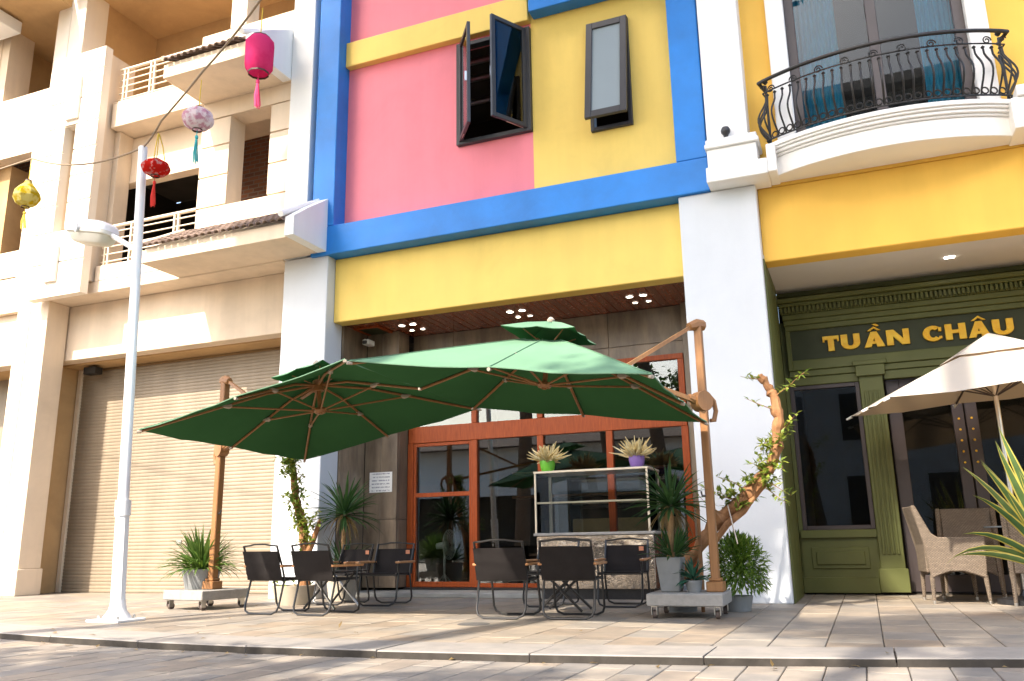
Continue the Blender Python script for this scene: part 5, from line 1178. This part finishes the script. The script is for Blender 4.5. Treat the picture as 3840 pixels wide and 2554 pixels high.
def flowerpot(label, x, y, z, potm, seed, r):
    t = thing('flower_pot', label, 'flower pot', (x, y, z), 0, 'flower pots on the display case')
    build('pot', MB().lathe([(r*.78, 0), (r, .05), (r*1.1, .10), (r*1.08, .145), (r*.95, .145), (.001, .12)], (0, 0, 0), 20, cap=False), potm, t, world=False, smooth=True)
    m = MB(); rng = random.Random(seed)
    for k in range(170):
        a = rng.uniform(0, 6.28); e = rng.uniform(.12, 1.35)
        d = Vector((math.cos(a)*math.cos(e), math.sin(a)*math.cos(e), math.sin(e))); L = rng.uniform(.13, .31)*(1-.25*math.sin(e))
        w1_, w2_ = (Vector((rng.uniform(-.05, .05), rng.uniform(-.05, .05), rng.uniform(-.04, .05))) for _ in 'ab')
        pts = [Vector((d.x*.03, d.y*.03, .13)) + d*L*q + w1_*q*q + w2_*math.sin(q*5)*.25 for q in (0.05, .3, .55, .8, 1)]
        m.tube(pts, [.004, .010, .012, .009, .003], 4)
    build('flower_plumes', m, MAT['flower'], t, world=False, kind='stuff'); return t
flowerpot('lime green pot of cream plume flowers on the left of the display case', -3.66, 10.12, 1.529, MAT['potgreen'], 4, 0.088)
flowerpot('purple pot of cream plume flowers on the right of the display case', -2.50, 10.12, 1.529, MAT['potpurple'], 8, 0.088)

# ================================================================ SMALL FITTINGS
tag(build('paper_notice', MB().box(-6.535, -6.165, 10.523, 10.5285, 1.40, 1.685), MAT['paper']), 'white printed paper notice taped on the brown stone wall', 'notice')
cc = thing('security_camera', 'white security camera under the wooden soffit by the left column', 'camera', (-6.60, 10.40, 3.62))
build('bracket', MB().tube([(-6.628, 10.45, 3.66), (-6.50, 10.35, 3.60)], 0.014, 6), MAT['plasticwhite'], cc, smooth=True)
B('camera_body', MAT['plasticwhite'], cc, (-6.53, -6.42, 10.22, 10.40, 3.52, 3.60), bevel=0.015)
B('camera_lens', MAT['charcoal'], cc, (-6.51, -6.44, 10.19, 10.221, 3.525, 3.575), bevel=0.01)
dk = thing('dome_camera', 'black round camera on the white pilaster beside the curved balcony', 'camera', (-1.03, 9.33, 5.28))
build('camera_ball', MB().lathe([(0.001, -.058), (.03, -.05), (.052, -.02), (.056, .01), (.04, .045), (.001, .058)], (-1.03, 9.26, 5.30), 16, cap=False), MAT['charcoal'], dk, smooth=True)
build('camera_stem', MB().tube([(-1.03, 9.26, 5.25), (-1.03, 9.27, 5.19), (-1.03, 9.34, 5.19)], [.03, .026, .026], 8), MAT['charcoal'], dk, smooth=True)
fn = thing('standing_fan', 'pale standing fan behind the glass shop door', 'fan', (-5.67, 11.2, 0.07))
build('fan_foot', MB().tube([(-5.77, 11.1, .085), (-5.67, 11.2, .25), (-5.57, 11.3, .085)], .014, 6), MAT['plasticwhite'], fn, smooth=True)
build('fan_foot', MB().tube([(-5.77, 11.3, .085), (-5.67, 11.2, .25), (-5.57, 11.1, .085)], .014, 6), MAT['plasticwhite'], fn, smooth=True)
build('fan_pole', MB().tube([(-5.67, 11.2, .23), (-5.67, 11.2, .60)], .016, 8), MAT['plasticwhite'], fn, smooth=True)
build('fan_motor', MB().tube([(-5.79, 11.2, .64), (-5.62, 11.2, .66)], [.045, .06], 12), MAT['plasticwhite'], fn, smooth=True)
gm = MB()
for k in range(24):
    a = k*math.pi/12; pts = [(-5.59+dx, 11.2+r*math.cos(a), .66+r*math.sin(a)) for dx, r in ((-.05, .05), (-.03, .17), (0.0, .205), (.04, .16), (.06, .02))]
    gm.tube(pts, .004, 4, cap=False)
build('fan_cage', gm, MAT['plasticwhite'], fn, kind='stuff')
build('fan_ring', MB().tube([(-5.59, 11.2+.207*math.cos(t*math.pi/16), .66+.207*math.sin(t*math.pi/16)) for t in range(33)], .009, 6, cap=False), MAT['plasticwhite'], fn, smooth=True)
for k in range(3):
    bm2 = MB(); a = k*2.094
    bm2.mesh([(-5.59, 11.2+.03*math.cos(a+.4), .66+.03*math.sin(a+.4)), (-5.62, 11.2+.17*math.cos(a-.1), .66+.17*math.sin(a-.1)), (-5.57, 11.2+.17*math.cos(a+.8), .66+.17*math.sin(a+.8))], [(0, 1, 2)])
    build('fan_blade', bm2, MAT['lampgrey'], fn, recalc=False)

# ================================================================ RIGHT TERRACE: cream parasol, wicker chairs, snake plant
bu = thing('cream_parasol', 'cream market parasol with small top vent before the green shopfront', 'parasol', (1.38, 9.80, 0))
FLp, BLp, FRp, BRp = Vector((.31, 8.46, 1.92)), Vector((-.03, 10.72, 2.06)), Vector((2.60, 8.80, 2.10)), Vector((2.26, 11.04, 2.24))
apx = Vector((1.40, 9.80, 2.60)); per = []
crn = [FLp, FRp, BRp, BLp]
for i in range(4):
    for k in range(8): per.append((crn[i].lerp(crn[(i+1) % 4], k/8), k/8))
vs = []; K = 32
for i in range(7):
    q = .16+.84*i/6
    for p, f in per: vs.append(apx.lerp(p, q) + Vector((0, 0, 0.03*math.sin(math.pi*q) - .025*q*math.sin(2*math.pi*f)**2)))
m = MB(); m.mesh(vs, [(i*K+j, i*K+(j+1) % K, (i+1)*K+(j+1) % K, (i+1)*K+j) for i in range(6) for j in range(K)]); build('canopy', m, MAT['beige'], bu, smooth=True, recalc=False)
vs = []
for q, dz in ((0.01, .07), (.16, .04), (.33, .0)):
    for p, f in per: vs.append(apx.lerp(p, q) + Vector((0, 0, dz + .05)))
m = MB(); m.mesh(vs, [(i*K+j, i*K+(j+1) % K, (i+1)*K+(j+1) % K, (i+1)*K+j) for i in range(2) for j in range(K)]); build('vent', m, MAT['beige'], bu, smooth=True, recalc=False)
build('pole', MB().tube([(1.38, 9.80, 0.05), (1.38, 9.80, 2.62)], .024, 10), MAT['steel'], bu, smooth=True)
build('foot', MB().lathe([(.26, .004), (.26, .05), (.06, .08), (.03, .14)], (1.38, 9.80, 0), 20), MAT['black'], bu, smooth=True)
for p in crn + [crn[i].lerp(crn[(i+1) % 4], .5) for i in range(4)]:
    rb = build('rib', MB().tube([apx - Vector((0, 0, .05)), apx.lerp(p, .5) - Vector((0, 0, .0)), p - Vector((0, 0, .012))], .011, 6), MAT['brownmetal'], bu, smooth=True)
    build('strut', MB().tube([Vector((1.38, 9.80, 2.05)), apx.lerp(p, .48) - Vector((0, 0, .02))], .008, 5), MAT['brownmetal'], rb, smooth=True)
    d = (p-apx).normalized(); build('rib_cap', MB().tube([p - d*.02 - Vector((0, 0, .012)), p + d*.055 - Vector((0, 0, .012))], [.016, .012], 6), MAT['trim'], rb, smooth=True)
def wicker(label, x, y, rz):
    t = thing('wicker_chair', label, 'chair', (x, y, 0), rz, 'wicker armchairs by the green shopfront'); w = MAT['wicker']
    for s in (-1, 1):
        poly = [(-.27, .24), (-.20, .275), (-.10, .31), (.04, .31), (.16, .27), (.235, .24), (.25, .40), (.26, .655), (.05, .645), (-.17, .65), (-.225, .69), (-.345, .97), (-.385, .97), (-.30, .55)]
        build('arm_side', MB().prism([(a, b) for a, b in poly], 'x', s*.255, s*.305), w, t, world=False, bevel=.01)
    build('backrest', MB().prism([(-.30, .30), (-.245, .30), (-.245, .60), (-.345, .965), (-.385, .965), (-.30, .58)], 'x', -.254, .254), w, t, world=False, bevel=.008)
    build('seat', MB().prism([(-.244, .36), (.245, .36), (.25, .43), (-.244, .42)], 'x', -.254, .254), w, t, world=False, bevel=.012)
    build('front_apron', MB().prism([(-.254, .24), (-.16, .28), (0, .31), (.16, .28), (.254, .24), (.254, .359), (-.254, .359)], 'y', .20, .245), w, t, world=False, bevel=.006)
    for sx in (-1, 1):
        for sy, yb in ((1, .225), (-1, -.26)):
            lg = build('leg', MB().tube([(sx*.278, yb, .27), (sx*.285, yb+sy*.01, .03)], [.024, .017], 8), w, t, world=False, smooth=True)
            build('foot_cap', MB().lathe([(.016, 0), (.018, .03)], (sx*.285, yb+sy*.01, 0), 8), MAT['steel'], lg, world=False)
    return t
wicker('grey brown wicker armchair seen side-on beside the fluted green pilaster', .80, 10.05, R(-84))
wicker('wicker armchair whose back shows behind the side-on wicker armchair', 1.02, 10.72, R(172))
wicker('wicker armchair at the right edge behind the striped snake plant', 1.58, 9.72, R(-12))
tb = thing('glass_table', 'glass topped round table between the wicker armchairs', 'table', (1.52, 10.35, 0))
build('table_top', MB().lathe([(.001, .735), (.36, .735), (.365, .742), (.36, .75), (.001, .75)], (1.52, 10.35, 0), 28, cap=False), MAT['plasterwhite'], tb, smooth=True)
build('pedestal', MB().tube([(1.52, 10.35, .03), (1.52, 10.35, .734)], .04, 10), MAT['wicker'], tb, smooth=True)
build('table_foot', MB().lathe([(.24, 0), (.24, .02), (.05, .05)], (1.52, 10.35, 0), 20), MAT['wicker'], tb, smooth=True)
sn = thing('snake_plant', 'tall snake plant with yellow edged leaves at the right edge', 'potted plant', (1.40, 8.05, 0))
build('pot', MB().lathe([(.17, 0), (.23, .36), (.24, .40), (.21, .40), (.20, .34), (.001, .34)], (1.47, 8.05, 0), 24, cap=False), MAT['potgrey'], sn, smooth=True)
rng = random.Random(44)
def sleaf(d, L, w, base, droop):
    m = MB(); d = Vector(d).normalized(); p = Vector(base); s = d.cross(Vector((0.2, 1, 0.1))).normalized(); seg = 8; rows = []
    for i in range(seg+1):
        t = i/seg; ww = w*min(1, .35+1.6*t)*(1-t**3.2) + (0 if i < seg else 0); nn = s.cross(d).normalized(); bend = .12*ww
        rows.append([p - s*ww/2 + nn*bend, p - s*ww*.33 + nn*bend*.4, p, p + s*ww*.33 + nn*bend*.4, p + s*ww/2 + nn*bend])
        d = (d + Vector((0, 0, -droop/seg*(.3+1.6*t))) + s*rng.uniform(-.03, .03)).normalized(); p = p + d*(L/seg)
    vs = [q for r in rows for q in r]; n = len(m.v); m.v += [tuple(v) for v in vs]
    for i in range(seg):
        for j in range(4): a = 5*i+j; m.f.append([a, a+1, a+6, a+5]); m.m.append(1 if j in (0, 3) else 0)
    o = build('leaf', m, [MAT['snakeg'], MAT['snakey']], sn, smooth=True, recalc=False)
SX = 1.47
for (dx, dy, dz, L, w, dr) in ((-.34, -.1, 1, 1.12, .07, .1), (-.22, 0, 1, 1.22, .075, .05), (-.10, -.1, 1, 1.2, .075, .05), (.05, -.1, 1, 1.2, .075, .05), (-.46, -.1, 1, 1.0, .065, .25), (-.55, -.15, .95, .86, .06, .7), (-.8, -.1, .75, .74, .055, .9), (-1, -.2, .5, .72, .05, .7), (-.9, 0, .72, .86, .05, 1.5), (-.38, .2, 1, 1.05, .065, .2), (-.25, -.2, 1, .85, .07, .1), (.2, -.1, 1, 1.1, .07, .1), (.4, 0, 1, .9, .07, .3), (-.15, .2, 1, 1.0, .065, 0), (-.50, .1, .95, 1.05, .055, .4), (-.28, -.25, 1, .7, .065, .1), (-.30, .05, 1, .95, .06, .15), (-.18, -.3, 1, .6, .06, .15), (-.44, -.25, 1, .75, .06, .3)):
    sleaf((dx, dy, dz), L, w*1.25, (SX+dx*.1-.03, 8.05+dy*.1, .36), dr)

# ================================================================ BEHIND THE CAMERA: what shades the street and shows in the glass
def street_tree(label, x, y, h0, ctr, rad, n, ls, seed, lean=(0, 0)):
    rng = random.Random(seed)
    t = thing('street_tree', label, 'tree', (x, y, -.045), 0, 'street trees on the far side')
    c = Vector(ctr); tr_ = Vector((x, y, -.05))
    build('trunk', MB().tube([tr_, tr_.lerp(c, .35)+Vector((.08, .05, 0)), c - Vector((0, 0, rad[2]*.6)), c + Vector((0, 0, rad[2]*.3))], [.17, .13, .10, .03], 10), MAT['trunk'], t, smooth=True)
    lm = MB(); s0 = c - Vector((0, 0, rad[2]*.75)); cl = []
    for k in range(20):
        a = rng.uniform(0, 6.28); e = rng.uniform(-.8, 1.4); q = rng.uniform(.3, .98)
        p = c + Vector((rad[0]*q*math.cos(a)*math.cos(e), rad[1]*q*math.sin(a)*math.cos(e), rad[2]*q*math.sin(e))); cl.append(p)
        lm.tube([s0.lerp(c, rng.random()*.6), s0.lerp(p, .5)+Vector((0, 0, .3)), p], [.05, .03, .01], 5)
    build('limbs', lm, MAT['trunk'], t, smooth=True)
    m = MB()
    for k in range(n):
        p = cl[k % len(cl)] + Vector((rng.gauss(0, .15)*rad[0], rng.gauss(0, .2)*rad[1], rng.gauss(0, .13)*rad[2]))
        leaf(m, p, (rng.uniform(-1, 1), rng.uniform(-1, 1), rng.uniform(-1, .6)), ls*rng.uniform(.7, 1.3), ls*.6*rng.uniform(.7, 1.2), rng)
    build('crown', m, MAT['treeleaf'], t, kind='stuff', recalc=False); return t
def shade_tree(label, x, y, c, rad, n, ls, seed):  # unseen tall trees, crowns boxed and placed to keep the facades shaded
    rng = random.Random(seed); c = Vector(c)
    t = thing('street_tree', label, 'tree', (x, y, -.045), 0, 'street trees on the far side')
    build('trunk', MB().tube([(x, y, -.05), (x*.5+c.x*.5, y, c.z*.3), (c.x, c.y, c.z-rad[2]*.9), c], [.22, .18, .14, .05], 10), MAT['trunk'], t, smooth=True)
    lm = MB()
    for k in range(22):
        p = c + Vector((rad[0]*rng.uniform(-.8, .8), rad[1]*rng.uniform(-.8, .8), rad[2]*rng.uniform(-.7, .8))); s = Vector((c.x, c.y, min(p.z, c.z)-1.0))
        lm.tube([s, s.lerp(p, .5)+Vector((0, 0, .2)), p], [.06, .035, .012], 5)
    build('limbs', lm, MAT['trunk'], t, smooth=True)
    m = MB(); k = 0
    while k < n:
        q = [rng.uniform(-1, 1) for _ in '123']
        if sum(v**4 for v in q) > 1: continue
        leaf(m, c + Vector((q[0]*rad[0], q[1]*rad[1], q[2]*rad[2])), (rng.uniform(-1, 1), rng.uniform(-1, 1), rng.uniform(-1, .6)), ls*rng.uniform(.7, 1.3), ls*.6*rng.uniform(.7, 1.2), rng); k += 1
    build('crown', m, MAT['treeleaf'], t, kind='stuff', recalc=False); return t
shade_tree('tall dense street tree left of the viewer, out of view, shaped to shade the facades', -8.6, 0.2, (-8.15, 1.5, 13.6), (1.95, 1.5, 4.5), 11000, .32, 1)
shade_tree('tall dense street tree beside the viewer, out of view, shaped to shade the facades', -4.6, -0.6, (-5.4, 1.5, 13.8), (1.9, 1.5, 4.6), 11000, .32, 2)
shade_tree('tallest street tree behind the viewer, out of view, shaped to shade the facades', -1.0, -1.6, (-2.2, 1.5, 15.7), (2.4, 1.5, 3.2), 10000, .32, 3)
street_tree('young street tree far left of the viewer, outside the picture', -6.3, -1.3, 0, (-6.6, -.8, 5.1), (1.7, 1.0, .6), 950, .20, 4)
street_tree('young street tree left of the viewer, outside the picture', -3.7, -1.4, 0, (-3.9, -.8, 4.7), (1.5, 1.0, .6), 850, .20, 5)
street_tree('tall slim street tree behind the viewer, outside the picture', -2.4, -2.2, 0, (-2.5, -1.0, 8.6), (1.6, 1.1, 1.4), 1700, .22, 7)
ob = thing('opposite_terrace', 'low pale terrace across the street on the left, outside the picture', 'building', (-16, -16, 0))
o_ = MAT['opp']
B('wall', o_, ob, (-34, -7, -16.3, -16.0, 3.3, 5.2), bevel=0)
B('beam', MAT['white'], ob, (-34, -7, -15.999, -15.6, 2.9, 3.6), bevel=0)
for i in range(6): B('column', MAT['white'], ob, (-34+i*5.2, -33.3+i*5.2, -16.0, -15.6, 0, 2.899), bevel=0)
B('back_wall', MAT['darkroom'], ob, (-34, -7, -18.3, -18.2, 0, 3.3), bevel=0)
build('roof', MB().prism([(-15.3, 5.2), (-19.5, 5.2), (-18.4, 6.2), (-17, 6.2)], 'x', -34.5, -6.6), MAT['rooftile'], ob)
tb2 = thing('opposite_block', 'tall pale apartment block across the street on the right, outside the picture', 'building', (3, -16, 0))
B('wall', o_, tb2, (-4.5, 12, -17.0, -16.0, 0, 18.8), bevel=0)
for i in range(5):
    for k in range(5): B('window', MAT['charcoal'], tb2, (-3.6+i*3.1, -2.0+i*3.1, -15.999, -15.97, 1.2+k*3.5, 3.2+k*3.5), bevel=0)
build('roof', MB().prism([(-15.2, 18.8), (-19.5, 18.8), (-17.4, 20.4)], 'x', -5.2, 12.6), MAT['rooftile'], tb2)
fs_ = struct(build('far_sidewalk', MB().box(-36, 30, -24, -9.5, -.04, .02), MAT['roadstone']))

fl = MB(); rng = random.Random(90)
for k in range(34):
    x = rng.uniform(-7, 1.0); y = ky(x) + rng.choice((rng.uniform(-.16, -.02), rng.uniform(.1, 3.4)))
    z = -.038 if y < ky(x) else .012
    leaf(fl, (x, y, z), (rng.uniform(-1, 1), rng.uniform(-1, 1), .1), rng.uniform(.04, .075), .028, rng)
fo = build('fallen_leaves', fl, MAT['dry'], kind='stuff', recalc=False); fo['label'] = 'scattered dry leaves on the pavement and along the kerb'; fo['category'] = 'leaves'
